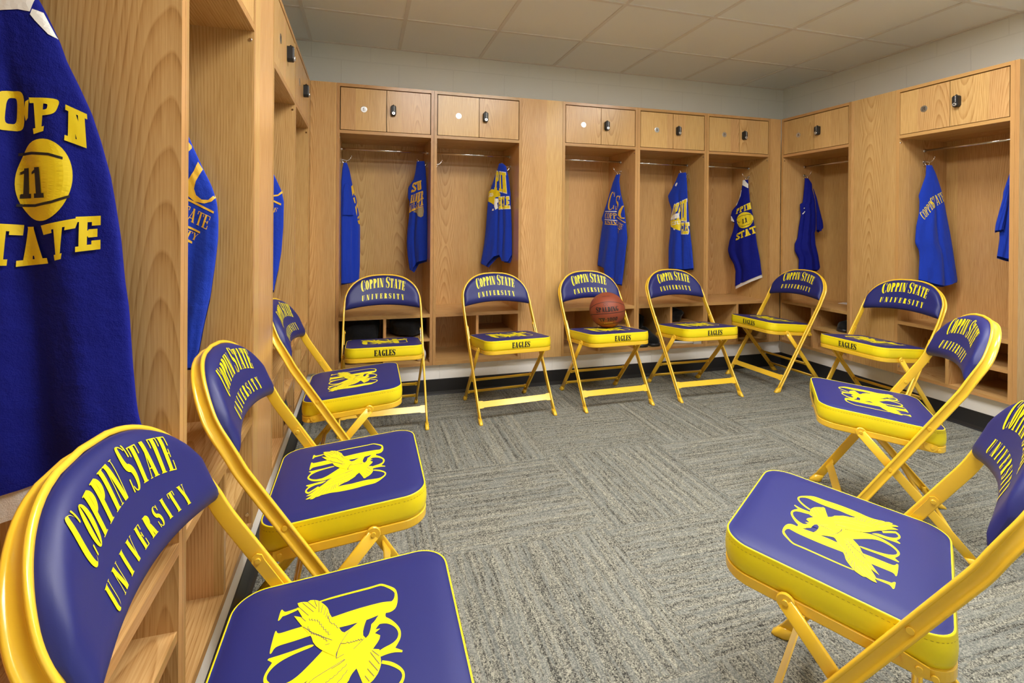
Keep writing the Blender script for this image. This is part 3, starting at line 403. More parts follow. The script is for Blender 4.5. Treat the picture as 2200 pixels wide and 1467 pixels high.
LOGO_LINES=[[[13,158.2],[15.5,164.8],[2.5,169.1],[-11.3,170.2]],[[-17.9,157.4],[-27.4,179.5],[-35.7,198.9],[-46.4,213],[-73.7,235.9]],[[-18.6,156.4],[-23.3,163.6],[-28.5,175.9]],[[-7.7,158.8],[-11.7,169.9],[-2.5,170.6],[15.6,165.2]],[[15.6,165.2],[38.6,152.6]],[[11.7,129.3],[-3.5,145.1]],[[27.1,130.7],[40.8,127.4],[50.2,125.4]],[[10,131.8],[13.2,134.1],[9.8,135.6],[14,137.9],[10.4,139.6],[13.5,142],[10.4,143.5],[13.5,145.8],[10.7,147.4],[13.5,149.7],[10.8,151.3],[14.9,155],[12.4,157.2],[14.5,161.2],[15.6,165.2]],[[-46.5,105.8],[-19.1,119.2]],[[-57.2,108.4],[-34.1,121.3]],[[-65,113.7],[-47.8,123.6]],[[-70.9,120.6],[-59.1,126.9]],[[-31.5,105.8],[-16.4,116.9]],[[-100.3,197.8],[-79.5,196.8]],[[-104.6,202.7],[-80.2,199.9]],[[-109,208.8],[-82.6,204.2]],[[-108.1,219.1],[-84.3,210.5]],[[-121.5,231],[-89.6,218.3]],[[-126.5,243.4],[-87.5,224.1]],[[-123.8,253.4],[-84.1,231.7]],[[-85.5,184.7],[-74,185]],[[-91.2,190.7],[-75.4,190]],[[-79.7,177.3],[-68.3,175.7]],[[-76.9,169],[-69,168.5]],[[27.4,178.4],[40.7,194.1],[57.9,213],[75.1,227.8]],[[21.7,182.1],[22,188.9]],[[89.1,196.4],[106.8,194.2]],[[96,201.7],[115.2,200.2]],[[98.7,205.1],[127.4,207.9]],[[114.3,209.9],[132.9,215.9]],[[109.9,210.6],[132.7,226.9]],[[103.5,214.3],[135.5,236.9]],[[98,221.6],[126.3,241.2]],[[85.8,224.9],[100.5,234.9]],[[82.3,193.1],[94.9,190]],[[77.2,189.4],[85.2,186.9]],[[-38.6,152.5],[-41.7,153.7],[-44.1,155],[-45.4,156.5],[-46,158],[-49.1,159.2],[-51.5,160.5],[-52.9,162],[-53.4,163.6],[-55.8,165],[-57,166.5],[-56.9,167.9],[-56,169.4],[-58,170.9],[-59.2,172.3],[-59.1,173.8],[-58.2,175.3],[-60.2,176.7],[-61.3,178.2],[-61.3,179.6],[-60.2,181.1],[-62.2,182.5],[-63.2,184],[-63,185.4],[-62,186.9],[-63.9,188.3],[-65,189.8],[-64.8,191.2],[-63.8,192.6],[-65.7,194.1],[-66.9,195.5],[-66.9,197],[-66,198.4],[-68.1,199.8],[-69.3,201.3],[-69.3,202.7],[-68.4,204.1],[-70.5,205.6],[-71.7,207],[-71.7,208.4],[-70.7,209.8],[-72.6,211.3],[-73.6,212.7],[-73.4,214.1],[-72.3,215.5],[-74.2,217],[-75.2,218.4],[-75,219.8],[-73.9,221.1]],[[-27.6,153.7],[-30.2,155],[-32,156.4],[-32.7,157.8],[-32.5,159.3],[-35.1,160.6],[-36.9,161.9],[-37.6,163.4],[-37.4,164.9],[-40,166.2],[-41.8,167.5],[-42.3,169],[-41.8,170.5],[-44.1,171.8],[-45.6,173.2],[-45.9,174.7],[-45.4,176.1],[-47.7,177.5],[-49.2,178.9],[-49.5,180.3],[-49,181.7],[-51.2,183.2],[-52.1,184.6],[-51.8,186],[-50.7,187.3],[-52.5,188.8],[-53.4,190.2],[-53.1,191.6],[-52,192.9],[-53.8,194.3],[-54.7,195.7],[-54.4,197.1],[-53.3,198.4],[-55.1,199.9],[-56.6,201.2],[-57.1,202.6],[-56.7,204],[-59.2,205.3],[-60.8,206.7],[-61.3,208.1],[-60.9,209.5]],[[41.7,182.2],[40.8,184],[41.5,185.3],[44.3,186],[48.6,186.4],[47.7,188.1],[48.3,189.5],[51.1,190.2],[55.3,190.5],[54.5,192.3],[55.3,193.6],[58.1,194.3],[62.4,194.5],[61.8,196.2],[62.6,197.4],[65.4,198.1],[69.7,198.3],[69,200],[69.8,201.2],[72.6,201.9],[76.8,202.1],[76.1,203.7],[76.9,205],[78.9,205.4],[82.3,206.1],[80.3,207.7],[79.9,209.1],[81.7,210],[85.1,210.7],[83.1,212.3],[82.7,213.7],[84.5,214.6],[87.9,215.3],[85.9,216.9],[85.4,218.3],[87.2,219.2],[90.6,219.9]],[[29.7,184.7],[28.6,186.3],[28.9,187.5],[31.2,188.3],[34.9,188.8],[33.8,190.4],[34.1,191.6],[36.3,192.4],[40,192.9],[38.9,194.4],[39.2,195.6],[41.4,196.4],[45,196.9],[43.9,198.4],[43.7,199.5],[45.6,200.4],[48.8,201.1],[47.2,202.6],[47,203.8],[48.8,204.7],[52,205.3],[50.4,206.8],[50.2,208],[52,208.9],[55.2,209.5],[53.6,211],[53.4,212.2],[55.2,213.1],[59,213.6],[58.8,215],[59.7,216.1],[62.3,216.6],[66,216.7],[65.8,218.1],[66.7,219.2],[69.2,219.7],[72.9,219.8]],[[49.6,169.6],[50,171.1],[51.3,172.3],[53.8,173.2],[57.1,173.9],[57.6,175.4],[58.8,176.6],[61,177.4],[63.6,178.3],[62.9,179.9],[63.1,181.2],[64.7,182.4],[67.2,183.3],[68.3,184.7],[70.2,185.7],[73.1,186.3],[76.7,186.7],[77.9,188],[79.8,189],[82.6,189.6],[86.1,189.9]]]
# ------------------------------------------------------------------ large structure
XW, YF, HC = -4.578, -5.2, 2.4423      # left wall, wall behind the camera, ceiling
def wall(name, a, b, mt):
    m = MB(); m.box(a, b, mt); o = struct(m.build(name)); return o
m = MB(); m.box((XW - .1, YF - .1, -.1), (.1, .1, 0), 'carpet'); struct(m.build('floor'))
wall('wall_back', (XW - .1, 0, 0), (.1, .1, HC + .1), 'wall_b')
wall('wall_right', (0, YF, 0), (.1, 0, HC + .1), 'wall_r')
wall('wall_left', (XW - .1, YF, 0), (XW, 0, HC + .1), 'wall_r')
wall('wall_front', (XW - .1, YF - .1, 0), (.1, YF, HC + .1), 'wall_b')
LX = [-3.536, -2.926, -1.706]; LY = [-2.4235, -3.6535]        # ceiling lights: 0.61 x 0.615 openings in the grid
m = MB()
xs = [XW] + [-.486 - .61 * k for k in range(6, -1, -1)] + [0]; ys = [YF] + [.0 - .578 - .615 * k for k in range(7, -1, -1)] + [0]
ys = sorted(set([YF] + [-.5785 - .615 * k for k in range(8)] + [0]))
for i in range(len(xs) - 1):
    for j in range(len(ys) - 1):
        cx, cy = (xs[i] + xs[i + 1]) / 2, (ys[j] + ys[j + 1]) / 2
        if any(abs(cx - lx - .305) < .2 and ly < cy < ly + .615 for lx in LX for ly in LY): continue
        m.box((xs[i], ys[j], HC), (xs[i + 1], ys[j + 1], HC + .02), 'tile')
for x in xs[1:-1]:
    m.box((x - .0115, YF, HC - .005), (x + .0115, 0, HC), 'tbar')
for y in ys[1:-1]:
    for i in range(len(xs) - 1):
        if any(abs((xs[i] + xs[i + 1]) / 2 - lx - .305) < .2 and ly + .1 < y < ly + .5 for lx in LX for ly in LY): continue
        m.box((xs[i] + .0115, y - .0115, HC - .005), (xs[i + 1] - .0115, y + .0115, HC), 'tbar')
for a, b in (((XW, -.02, HC - .006), (0, 0, HC)), ((-.02, YF, HC - .006), (0, -.02, HC)), ((XW, YF, HC - .006), (XW + .02, -.02, HC))): m.box(a, b, 'tbar')
m.box((XW - .1, YF - .1, HC + .1), (.1, .1, HC + .15), 'tile')
struct(m.build('ceiling'))
for i, lx in enumerate(LX):
    for j, ly in enumerate(LY):
        t = thing('ceiling_light', 'square ceiling light over the %s of the carpet, %s back wall' % (('left edge', 'left half', 'right half')[i], ('nearer the', 'farther from the')[j]), 'ceiling light', (lx + .305, ly + .3075, HC), 0, 'recessed ceiling lights')
        m = MB(); W2, L2 = .2935, .296
        for a, b in (((-W2, -L2, -.004), (-W2 + .02, L2, .07)), ((W2 - .02, -L2, -.004), (W2, L2, .07)), ((-W2 + .02, -L2, -.004), (W2 - .02, -L2 + .02, .07)), ((-W2 + .02, L2 - .02, -.004), (W2 - .02, L2, .07)), ((-W2, -L2, .07), (W2, L2, .08))): m.box(a, b, 'lampframe')
        m.build('light_frame', t); m = MB(); m.box((-W2 + .021, -L2 + .021, .004), (W2 - .021, L2 - .021, .008), 'lamp'); m.build('diffuser', t)
# block base under the lockers and the black cove base
PB, PR, PL = -.4387, -.4308, -4.122
m = MB(); m.box((XW, PB, 0), (0, 0, .2045), 'plinth_b'); struct(m.build('trim_1'))
m = MB(); m.box((PR, -2.05, 0), (0, PB, .2045), 'plinth_r'); struct(m.build('trim_2'))
m = MB(); m.box((XW, -3.4, 0), (PL, PB, .2045), 'plinth_r'); struct(m.build('trim_3'))
def base(name, p0, p1, n):
    m = MB(); prof = [(0, .1036), (.003, .1036), (.004, .10), (.004, .022), (.008, .008), (.016, .0005), (0, .0005)]
    nv = Vector((n[0], n[1], 0))
    r = [[Vector(p) + nv * a + Vector((0, 0, b)) for a, b in prof] for p in (p0, p1)]
    m.strip(r, 'rubber', smooth=False, cap=True); struct(weldbm(m.build(name)))
base('baseboard_back', (PL, PB, 0), (PR, PB, 0), (0, -1)); base('baseboard_right', (PR, PB, 0), (PR, -2.05, 0), (-1, 0))
base('baseboard_left', (PL, -3.4, 0), (PL, PB, 0), (1, 0)); base('baseboard_front', (PR, -2.05, 0), (0, -2.05, 0), (0, -1)); base('baseboard_side', (0, -2.05, 0), (0, YF, 0), (-1, 0))

# ------------------------------------------------------------------ lockers
ZB, ZT, ZS = .206, 2.0351, 1.7192
T_ = .02
def make_hook(side):
    m = MB(); s = side          # arm points along +x * s away from the panel
    m.disc((0, 0, 0), (s, 0, 0), .011, .004, 'chrome', sx=1.0); m.disc((0, 0, -.026), (s, 0, 0), .008, .004, 'chrome')
    m.tube([(s * .003, 0, 0), (s * .018, 0, -.004), (s * .036, 0, -.008), (s * .05, 0, -.004), (s * .06, 0, .008), (s * .066, 0, .02)], [.0045, .004, .0032, .003, .0028, .0026], 'chrome', 8)
    m.sphere((s * .067, 0, .022), .0042, 'chrome', 10)
    m.tube([(s * .003, 0, -.004), (s * .012, 0, -.02), (s * .022, 0, -.032), (s * .03, 0, -.028), (s * .034, 0, -.018)], [.0045, .004, .003, .0027, .0025], 'chrome', 8)
    m.sphere((s * .0345, 0, -.016), .004, 'chrome', 10)
    return m
LOCKERS = {}
def locker(key, loc, rz, wd, label, num=None):
    """local x to the viewer's right, y into the locker (0 = front), z up; depth .44"""
    D = .436; t = thing('locker', label, 'locker', (loc[0], loc[1], 0), rz, 'oak lockers around the room')
    m = MB()
    for a in ((.0008, T_), (wd - T_, wd - .0008)): m.box((a[0], 0, ZB), (a[1], D, ZT), 'oak', 2, 'band')
    m.box((T_, 0, ZT - T_), (wd - T_, D, ZT), 'oak', 0, 'band'); m.box((T_, 0, ZS), (wd - T_, D, ZS + T_), 'oak', 0, 'band')
    m.box((T_, 0, ZB), (wd - T_, D, ZB + T_), 'oak', 0, 'band')
    m.box((T_, D - .008, ZB + T_), (wd - T_, D, ZT - T_), 'oak', 2)
    m.box((T_, .03, ZS + T_), (wd - T_, .034, ZT - T_), 'gap')
    bevel(m.build('body', t), .0008)
    m = MB(); m.box((T_, 0, .527), (wd - T_, D - .008, .549), 'oak', 0, 'band'); bevel(m.build('bench_shelf', t), .001)
    xc = wd / 2 - .003
    m = MB(); m.box((xc - .009, .002, ZB + T_), (xc + .009, D - .008, .527), 'oak', 2, 'band'); bevel(m.build('divider', t), .0008)
    m = MB(); m.box((xc + .009, .002, .368), (wd - T_, D - .008, .387), 'oak', 0, 'band'); bevel(m.build('cubby_shelf', t), .0008)
    z0, z1 = ZS + T_ + .004, ZT - T_ - .006
    for k, (x0, x1) in enumerate(((T_ + .005, wd / 2 - .002), (wd / 2 + .002, wd - T_ - .005))):
        m = MB(); m.box((x0, .0015, z0), (x1, .02, z1), 'oak', 2); d = bevel(m.build('door', t), .001)
        if k == 0:
            px = (x0 + x1) / 2
            m = MB(); m.disc((px, .0015, 1.878), (0, -1, 0), .020, .0016, 'plate', 28)
            if num:
                for p in layout(num, 'didone', .1): m.poly(p, lambda a, b: (px - .0075 + a * .015, -.0004, 1.8675 + b * .021), 'ink')
            m.build('number_plate', d)
        else:
            px = wd / 2 + .042; m = MB()
            pr = [(-.011, -.034), (.011, -.034), (.0165, -.024), (.0165, .024), (.010, .031), (-.010, .031), (-.0165, .024), (-.0165, -.024)]
            ring = lambda y, k_: [(px + a * k_, y, 1.881 + b * k_) for a, b in pr]
            m.strip([ring(.0015, 1), ring(-.022, 1), ring(-.026, .9)], 'black', smooth=False, cap=True)
            m.sphere((px, -.012, 1.881 + .033), .0055, 'black', 10)
            for q in range(4): m.box((px + .001, -.0268, 1.881 + .022 - q * .0088), (px + .006, -.0255, 1.881 + .026 - q * .0088), 'digit')
            m.disc((px, -.025, 1.881 - .021), (0, -1, 0), .0105, .006, 'silver', 18); m.disc((px, -.031, 1.881 - .021), (0, -1, 0), .004, .0006, 'ink', 10)
            weldbm(m.build('combination_lock', d))
    m = MB(); m.tube([(T_, .221, 1.651), (wd - T_, .221, 1.651)], .0078, 'chrome', 14)
    for x, s in ((T_, 1), (wd - T_, -1)): m.disc((x, .221, 1.651), (s, 0, 0), .014, .008, 'chrome', 16)
    m.build('hanging_rod', t)
    for x, s in ((T_, 1), (wd - T_, -1)):
        o = make_hook(s).build('coat_hook', t); o.location = (x, .218, 1.58)
    for x, s in ((T_, 1), (wd - T_, -1)):
        for z in (1.692, .253): m = MB(); m.disc((x, .012, z), (s, 0, 0), .0055, .0025, 'chrome', 12); m.build('bolt_cap', t)
    LOCKERS[key] = t
    return t
YB = -.4723; XR = -.4813; XL = -4.1057
for key, x0, x1, lab in (('15', -3.9504, -3.3359, 'oak locker with number plate 15 and two shirts inside, leftmost on the back wall'), ('16', -3.3359, -2.7227, 'oak locker with number plate 16, right of the locker with the two blue shirts'),
        ('17', -2.4168, -1.8105, 'oak locker with number plate 17, behind the chair holding the basketball'), ('18', -1.8105, -1.2017, 'oak locker with number plate 18 and black shoes in its cubbies'), ('19', -1.2017, -.5881, 'oak locker with number plate 19 and a number 11 jersey, rightmost on the back wall')):
    locker(key, (x0, YB), 0, x1 - x0, lab, key)
for key, y0, y1, lab in (('20', -.476, -1.0981, 'oak locker with number plate 20 on the right wall next to the corner'), ('21', -1.4129, -2.0348, 'oak locker with number plate 21 at the open end of the right wall')):
    locker(key, (XR, y0), -PI / 2, y0 - y1, lab, key)
for key, y0, y1, lab, num in (('14', -1.176, -.552, 'oak locker on the left wall next to the corner filler', '14'), ('13', -1.816, -1.176, 'oak locker on the left wall, second from the back corner', '13'),
        ('B', -2.774, -2.136, 'oak locker on the left wall between its filler panel and the nearest locker', None), ('A', -3.400, -2.774, 'nearest oak locker on the left wall, with the number 11 jersey hanging in it', None)):
    locker(key, (XL, y0), PI / 2, y1 - y0, lab, num)
def filler(a, b, label, grain=2):
    m = MB(); m.box(a, b, 'oak', grain); o = bevel(m.build('filler_panel'), .0008); tag(o, label, 'panel', 'oak filler panels between lockers'); return o
filler((XL + .0005, YB + .001, ZB), (-3.9508, YB + .021, ZT), 'oak filler panel on the back wall left of the locker numbered 15')
filler((-2.7223, YB + .001, ZB), (-2.4172, YB + .021, ZT), 'wide oak filler panel on the back wall between lockers 16 and 17')
filler((-.5877, YB + .001, ZB), (XR - .001, YB + .021, ZT), 'narrow pale oak filler strip in the back right corner')
filler((XR + .001, -1.4125, ZB), (XR + .021, -1.0985, ZT), 'wide oak filler panel on the right wall between lockers 20 and 21')
filler((XL - .021, -2.1356, ZB), (XL - .001, -1.8164, ZT), 'wide oak filler panel on the left wall behind the second chair')
filler((XL - .021, -.5516, ZB), (XL - .001, YB + .021, ZT), 'oak filler strip on the left wall in the back left corner')
m = MB(); m.box((XR, -2.0550, ZB), (-.001, -2.0352, ZT), 'oak', 2); m.box((XR - .0005, -2.0553, ZB + .001), (XR + .0005, -2.0349, ZT - .001), 'band', 2)
tag(m.build('end_panel'), 'oak end panel closing the right run of lockers at the frame edge', 'panel')

# ------------------------------------------------------------------ folding chairs
HWF, HWB, YBD, ZBD, ZTP, HWR, YRF = .2337, .2315, .395, .5998, .8205, .2085, .4414
BOW, TILT = .028, .372
def sstep(a, b, x): x = min(max((x - a) / (b - a), 0), 1); return x * x * (3 - 2 * x)
def ybase(z):
    # leg slope below the bend, gentler lean above it, rounded between
    d = .025; k = (.6583 + TILT) / 2; 
    if z < ZBD - d: return .6583 * z
    if z > ZBD + d: return .395 + TILT * (z - ZBD)
    u = (z - ZBD + d) / (2 * d); y0 = .6583 * (ZBD - d)
    return y0 + 2 * d * (.6583 * u + (TILT - .6583) * u * u / 2)
def ysurf(x, z): return ybase(z) + BOW * sstep(.58, .70, z) * (1 - min((x / HWB) ** 2, 1))
def nsurf(x, z):
    e = .003; return Vector((-(ysurf(x + e, z) - ysurf(x - e, z)) / (2 * e), 1, -(ysurf(x, z + e) - ysurf(x, z - e)) / (2 * e))).normalized()
PROF = [(-.0155, .0), (-.015, .0032), (-.0125, .0056), (-.0097, .0050), (-.0082, .0026), (-.0066, .0010), (.0066, .0010), (.0082, .0026), (.0097, .0050), (.0125, .0056), (.015, .0032), (.0155, 0), (.0148, -.0042), (.0125, -.0048), (-.0125, -.0048), (-.0148, -.0042)]
def sweep(m, path, nfun, prof, mt, k=1.0):
    rings = []
    for i, p in enumerate(path):
        t = (path[min(i + 1, len(path) - 1)] - path[max(i - 1, 0)]).normalized(); d = nfun(p); d = (d - t * d.dot(t)).normalized(); lat = d.cross(t)
        rings.append([p + d * (a * k + .015 * sstep(.6, .72, p.z) * (1 if prof is PROF else 0)) + lat * b for a, b in prof])
    m.strip(rings, mt, cap=True)
def seat_z(y): return .4743 + (y + .0237) / (.358 + .0237) * (.4393 - .4743)
def seat_outline(off, n=10):
    cs = [(-.2075, -.0237, .058, 180), (.2075, -.0237, .058, 270), (.2105, .358, .052, 0), (-.2105, .358, .052, 90)]; out = []
    for (x, y, r, a0) in cs:
        cx = x - math.copysign(r, x); cy = y + (r if y < 0 else -r)
        for i in range(n + 1):
            a = math.radians(a0 + 90 * i / n); out.append((cx + (r + off) * math.cos(a), cy + (r + off) * math.sin(a)))
    return out
def seat_ring(off, dz, dome=0):
    return [Vector((x, y, seat_z(y) + dz)) for x, y in seat_outline(off)]
def soften(p, it, lim):
    p = [(q[0], q[1]) for q in p]
    for _ in range(it):
        o = []
        for i in range(len(p)):
            a, v, c = p[i - 1], p[i], p[(i + 1) % len(p)]
            t1 = math.atan2(v[1] - a[1], v[0] - a[0]); t2 = math.atan2(c[1] - v[1], c[0] - v[0]); d = abs((t2 - t1 + PI) % (2 * PI) - PI)
            if d > math.radians(lim) or d < .01: o.append(v)
            else: o += [(v[0] + (a[0] - v[0]) * .25, v[1] + (a[1] - v[1]) * .25), (v[0] + (c[0] - v[0]) * .25, v[1] + (c[1] - v[1]) * .25)]
        p = o
    return p
def make_chair():
    t = thing('folding_chair', 'x', 'chair')
    # --- main frame: one bent channel from floor to floor over the back
    m = MB(); path = []
    for i in range(13): z = .012 + (ZBD - .055 - .012) * i / 12; path.append(Vector((HWF + (HWB - HWF) * z / ZBD, ybase(z), z)))
    for i in range(1, 7): z = ZBD - .055 + .08 * i / 6; path.append(Vector((HWB, ysurf(HWB, z), z)))
    z0 = .602; hh = ZTP - z0
    for i in range(4, 40):
        a = PI / 2 * i / 40; c, s_ = math.cos(a), math.sin(a)
        x = HWB * c ** (2 / 2.5); z = z0 + hh * s_ ** (2 / 2.75)
        if z > path[-1].z + .004: path.append(Vector((x, ysurf(x, z), z)))
    path = path + [Vector((0, ysurf(0, ZTP), ZTP))] + [Vector((-p.x, p.y, p.z)) for p in reversed(path)]
    def rim(p):
        n_ = nsurf(min(max(p.x, -HWB), HWB), p.z); k = sstep(.62, .80, p.z); a = math.radians(13 + 24 * k)
        return (n_ * (1 - k) + Vector((n_.x * .6, math.cos(a), -math.sin(a))) * k).normalized()
    sweep(m, path, rim, PROF, 'amber')
    for sx in (-1, 1):
        for z in (.2876, .452): m.disc((sx * (HWF - (HWF - HWB) * z / ZBD + .001), .6583 * z, z), (sx, 0, 0), .0065, .003, 'amber', 14)
    weldbm(m.build('main_frame', t))
    # --- rear legs
    RP = lambda z: .105 + (YRF - .105) * (1 - z / .398)
    rn = Vector((0, 1, (YRF - .105) / .398)).normalized()
    P2 = [(a * .95, b * .95) for a, b in PROF]
    for sx in (-1, 1):
        m = MB(); p = [Vector((sx * (HWR + (.2195 - HWR) * z / .4), RP(z), z)) for z in (.012, .1, .2, .3, .398)]
        if sx > 0: sweep(m, p, lambda q: rn, [(a, -b) for a, b in P2][::-1], 'amber')
        else: sweep(m, p, lambda q: rn, P2, 'amber')
        m.disc((sx * .2165, .105, .400), (sx, 0, 0), .017, .006, 'amber', 18); m.disc((sx * .2225, .105, .400), (sx, 0, 0), .006, .003, 'amber', 12)
        weldbm(m.build('rear_leg', t))
    # --- bars
    m = MB(); yz = lambda z: .6583 * z
    n_ = Vector((0, 1, -.6583)).normalized(); u_ = Vector((0, .6583, 1)).normalized(); c0 = Vector((0, yz(.0905), .0905))
    pr = []
    hw = HWF - .006
    out = [(-hw, -.0215), (-hw + .022, -.0215), (-hw + .03, -.0175), (hw - .03, -.0175), (hw - .022, -.0215), (hw, -.0215), (hw, .0215), (hw - .022, .0215), (hw - .03, .0175), (-hw + .03, .0175), (-hw + .022, .0215), (-hw, .0215)]
    f = [c0 + Vector((a, 0, 0)) + u_ * b - n_ * .006 for a, b in out]; g = [p + n_ * .004 for p in f]
    m.strip([f, g], 'amber', smooth=False, cap=True); weldbm(m.build('front_crossbar', t))
    for z in (.066, .165):
        m = MB()
        for e in (-.0048, .0048):
            a = RP(z + e * .8) ; m.tube([(-HWR + .004, a - e * .3, z + e), (HWR - .004, a - e * .3, z + e)], .005, 'amber', 10)
        for sx in (-1, 1): m.box((sx * HWR - .005 - sx * .012, RP(z) - .006, z - .009), (sx * HWR + .005 - sx * .012, RP(z) + .006, z + .009), 'amber')
        m.build('rear_stretcher', t)
    # --- foot caps
    for (x, y, sl) in ((HWF, 0, .6583), (-HWF, 0, .6583), (HWR, YRF, -.87), (-HWR, YRF, -.87)):
        m = MB(); R = lambda z, a, b: [(x + i, y + sl * z + j, z) for i, j in ((-a, -b), (a * .6, -b), (a, -b * .6), (a, b * .6), (a * .6, b), (-a * .6, b), (-a, b * .6), (-a, -b * .6))]
        m.strip([R(0, .0095, .020), R(.006, .0115, .0225), R(.012, .0105, .020), R(.03, .009, .0175)], 'amber', cap=True); weldbm(m.build('foot_cap', t))
    # --- seat pan
    m = MB(); m.strip([seat_ring(-.02, -.078), seat_ring(.001, -.078), seat_ring(.003, -.075), seat_ring(.003, -.057), seat_ring(-.001, -.0555)], 'amber', smooth=False, cap=True)
    for sx in (-1, 1): m.disc((sx * .213, .331, seat_z(.331) - .067), (sx, 0, 0), .006, .003, 'amber', 12)
    o = weldbm(m.build('seat_pan', t)); bevel(o, .0015)
    # --- seat cushion: yellow sides, blue top, emblem and lettering
    m = MB()
    m.strip([seat_ring(-.003, -.0555), seat_ring(.001, -.0535), seat_ring(.0035, -.043), seat_ring(.0042, -.028), seat_ring(.003, -.012), seat_ring(.0008, -.002), seat_ring(.001, .0004), seat_ring(-.0002, .0022), seat_ring(-.0024, .0018)], 'lemon')
    m.strip([seat_ring(-.0024, .0018), seat_ring(-.0045, .0012), seat_ring(-.010, .0028), seat_ring(-.020, .0050), seat_ring(-.034, .0061), seat_ring(-.044, .0064)], 'blue')
    r = seat_ring(-.044, .0064); m.idx(r, [tuple(range(len(r)))], 'blue', True)
    oc = seat_outline(.0034, 10); L = [0]
    for i in range(len(oc)): L.append(L[-1] + math.dist(oc[i], oc[(i + 1) % len(oc)]))
    s = 0; j = 0
    while s < L[-1] - .008:
        q = []
        for d in (0, .0045):
            while j < len(oc) - 1 and L[j + 1] < s + d: j += 1
            a, b = oc[j], oc[(j + 1) % len(oc)]; f_ = (s + d - L[j]) / max(L[j + 1] - L[j], 1e-6); q.append((a[0] + (b[0] - a[0]) * f_, a[1] + (b[1] - a[1]) * f_))
        zz = [seat_z(p[1]) - .0085 for p in q]
        m.face([(q[0][0], q[0][1], zz[0]), (q[1][0], q[1][1], zz[1]), (q[1][0], q[1][1], zz[1] + .0012), (q[0][0], q[0][1], zz[0] + .0012)], 'stitch'); s += .0085
    top = lambda dz: (lambda a, b: (a, b, seat_z(b) + .0064 + dz))
    for k in LOGO:
        if k != 'hole': m.poly([(a / 1000, b / 1000) for a, b, *_ in soften(LOGO[k], 1 if k[:2] == 'e_' else 3, 34 if k[:2] == 'e_' else 58)], top({'e_tail': .0006, 'e_body': .0008, 'e_upper': .0010, 'e_lower': .0010}.get(k, .0004)), 'print')
    m.poly([(a / 1000, b / 1000) for a, b, *_ in LOGO['hole']], top(.0012), 'blue')
    for ln in LOGO_LINES:
        for (a, b) in zip(ln, ln[1:]):
            dx, dy = b[0] - a[0], b[1] - a[1]; l = math.hypot(dx, dy) or 1; h = .40
            m.face([top(.0014)((p[0] - sg * dy / l * h) / 1000, (p[1] + sg * dx / l * h) / 1000) for p, sg in ((a, 1), (a, -1), (b, -1), (b, 1))], 'ink2')
    for p in layout('EAGLES', 'stencil', .07):
        m.poly(p, lambda a, b: (-.055 + a * .112, -.0237 - .0046, .4743 - .0445 + b * .033), 'ink')
    weldbm(m.build('seat_cushion', t), 1e-6)
    # --- padded backrest with two lines of lettering
    m = MB(); NX, NZ = 40, 14
    zl = lambda x: .6165 + .024 * (1 - (x / .222) ** 2) 
    zu = lambda x: z0 - .006 + hh * (1 - min(abs(x) / HWB, 1) ** 2.5) ** (1 / 2.75)
    XE = .2235
    def pad(x, z, side):
        d = min(z - zl(x), zu(x) - z, (XE + .004 - abs(x)) * 1.2); f_ = 1 - math.exp(-max(d, 0) / .010)
        return Vector((x, ysurf(x, z), z)) + nsurf(x, z) * (-.002 - .022 * f_ if side else .006 + .006 * f_)
    xs_ = [XE * math.sin(PI / 2 * (2 * i / NX - 1)) for i in range(NX + 1)]
    for side in (1, 0):
        rows = []
        for j in range(NZ + 1):
            q = .5 - .5 * math.cos(PI * j / NZ); rows.append([pad(x, zl(x) + (zu(x) - zl(x)) * q, side) for x in xs_])
        m.strip(rows, 'blue', closed=False)
        if side: fr = rows
        else: bk = rows
    for j in range(NZ): 
        for e in (0, -1): m.face([fr[j][e], fr[j + 1][e], bk[j + 1][e], bk[j][e]], 'blue', None, True)
    for i in range(NX):
        for e in (0, -1): m.face([fr[e][i], fr[e][i + 1], bk[e][i + 1], bk[e][i]], 'blue', None, True)
    def onpad(x, z):
        p = pad(x, z, 1); return p - nsurf(x, z) * .0009
    R1 = .40
    for p in layout('COPPIN STATE', 'didone', .045, {0: 1.2, 7: 1.2}):
        def f1(a, b):
            th = (a - .5) * .685; xx = R1 * math.sin(th); rr = R1 + (b * .0565)
            return onpad(R1 * math.sin(th) + (rr - R1) * math.sin(th * .3), .7365 + R1 * (math.cos(th) - 1) + (rr - R1) * math.cos(th * .3))
        m.poly(p, f1, 'print', .02)
    for p in layout('UNIVERSITY', 'didone', .30):
        m.poly(p, lambda a, b: onpad((a - .5) * .262, .6657 - .012 * (2 * a - 1) ** 2 + b * .034), 'print', .02)
    weldbm(m.build('backrest', t), 1e-6)
    # --- pivots between seat and frame
    for sx in (-1, 1):
        m = MB(); x = sx * .2245; prf = [(.275, .432), (.298, .432), (.337, .490), (.336, .500), (.328, .506), (.319, .503), (.314, .492)]
        f = [(x, a, b) for a, b in prf]; g = [(x - sx * .003, a, b) for a, b in prf]
        m.strip([f, g], 'amber', smooth=False, cap=True); m.disc((x - sx * .003, .326, .493), (-sx, 0, 0), .0055, .003, 'amber', 12)
        prf = [(.283, .402), (.324, .392), (.324, .378), (.308, .368), (.288, .380)]
        f = [(sx * .2165, a, b) for a, b in prf]; g = [(sx * .2195, a, b) for a, b in prf]
        m.strip([f, g], 'amber', smooth=False, cap=True); m.disc((sx * .2195, .310, .384), (sx, 0, 0), .0055, .003, 'amber', 12)
        weldbm(m.build('hinge_bracket', t))
    return t
M['ink2'] = mat('fine_print_line', (.06, .05, .12), .5)
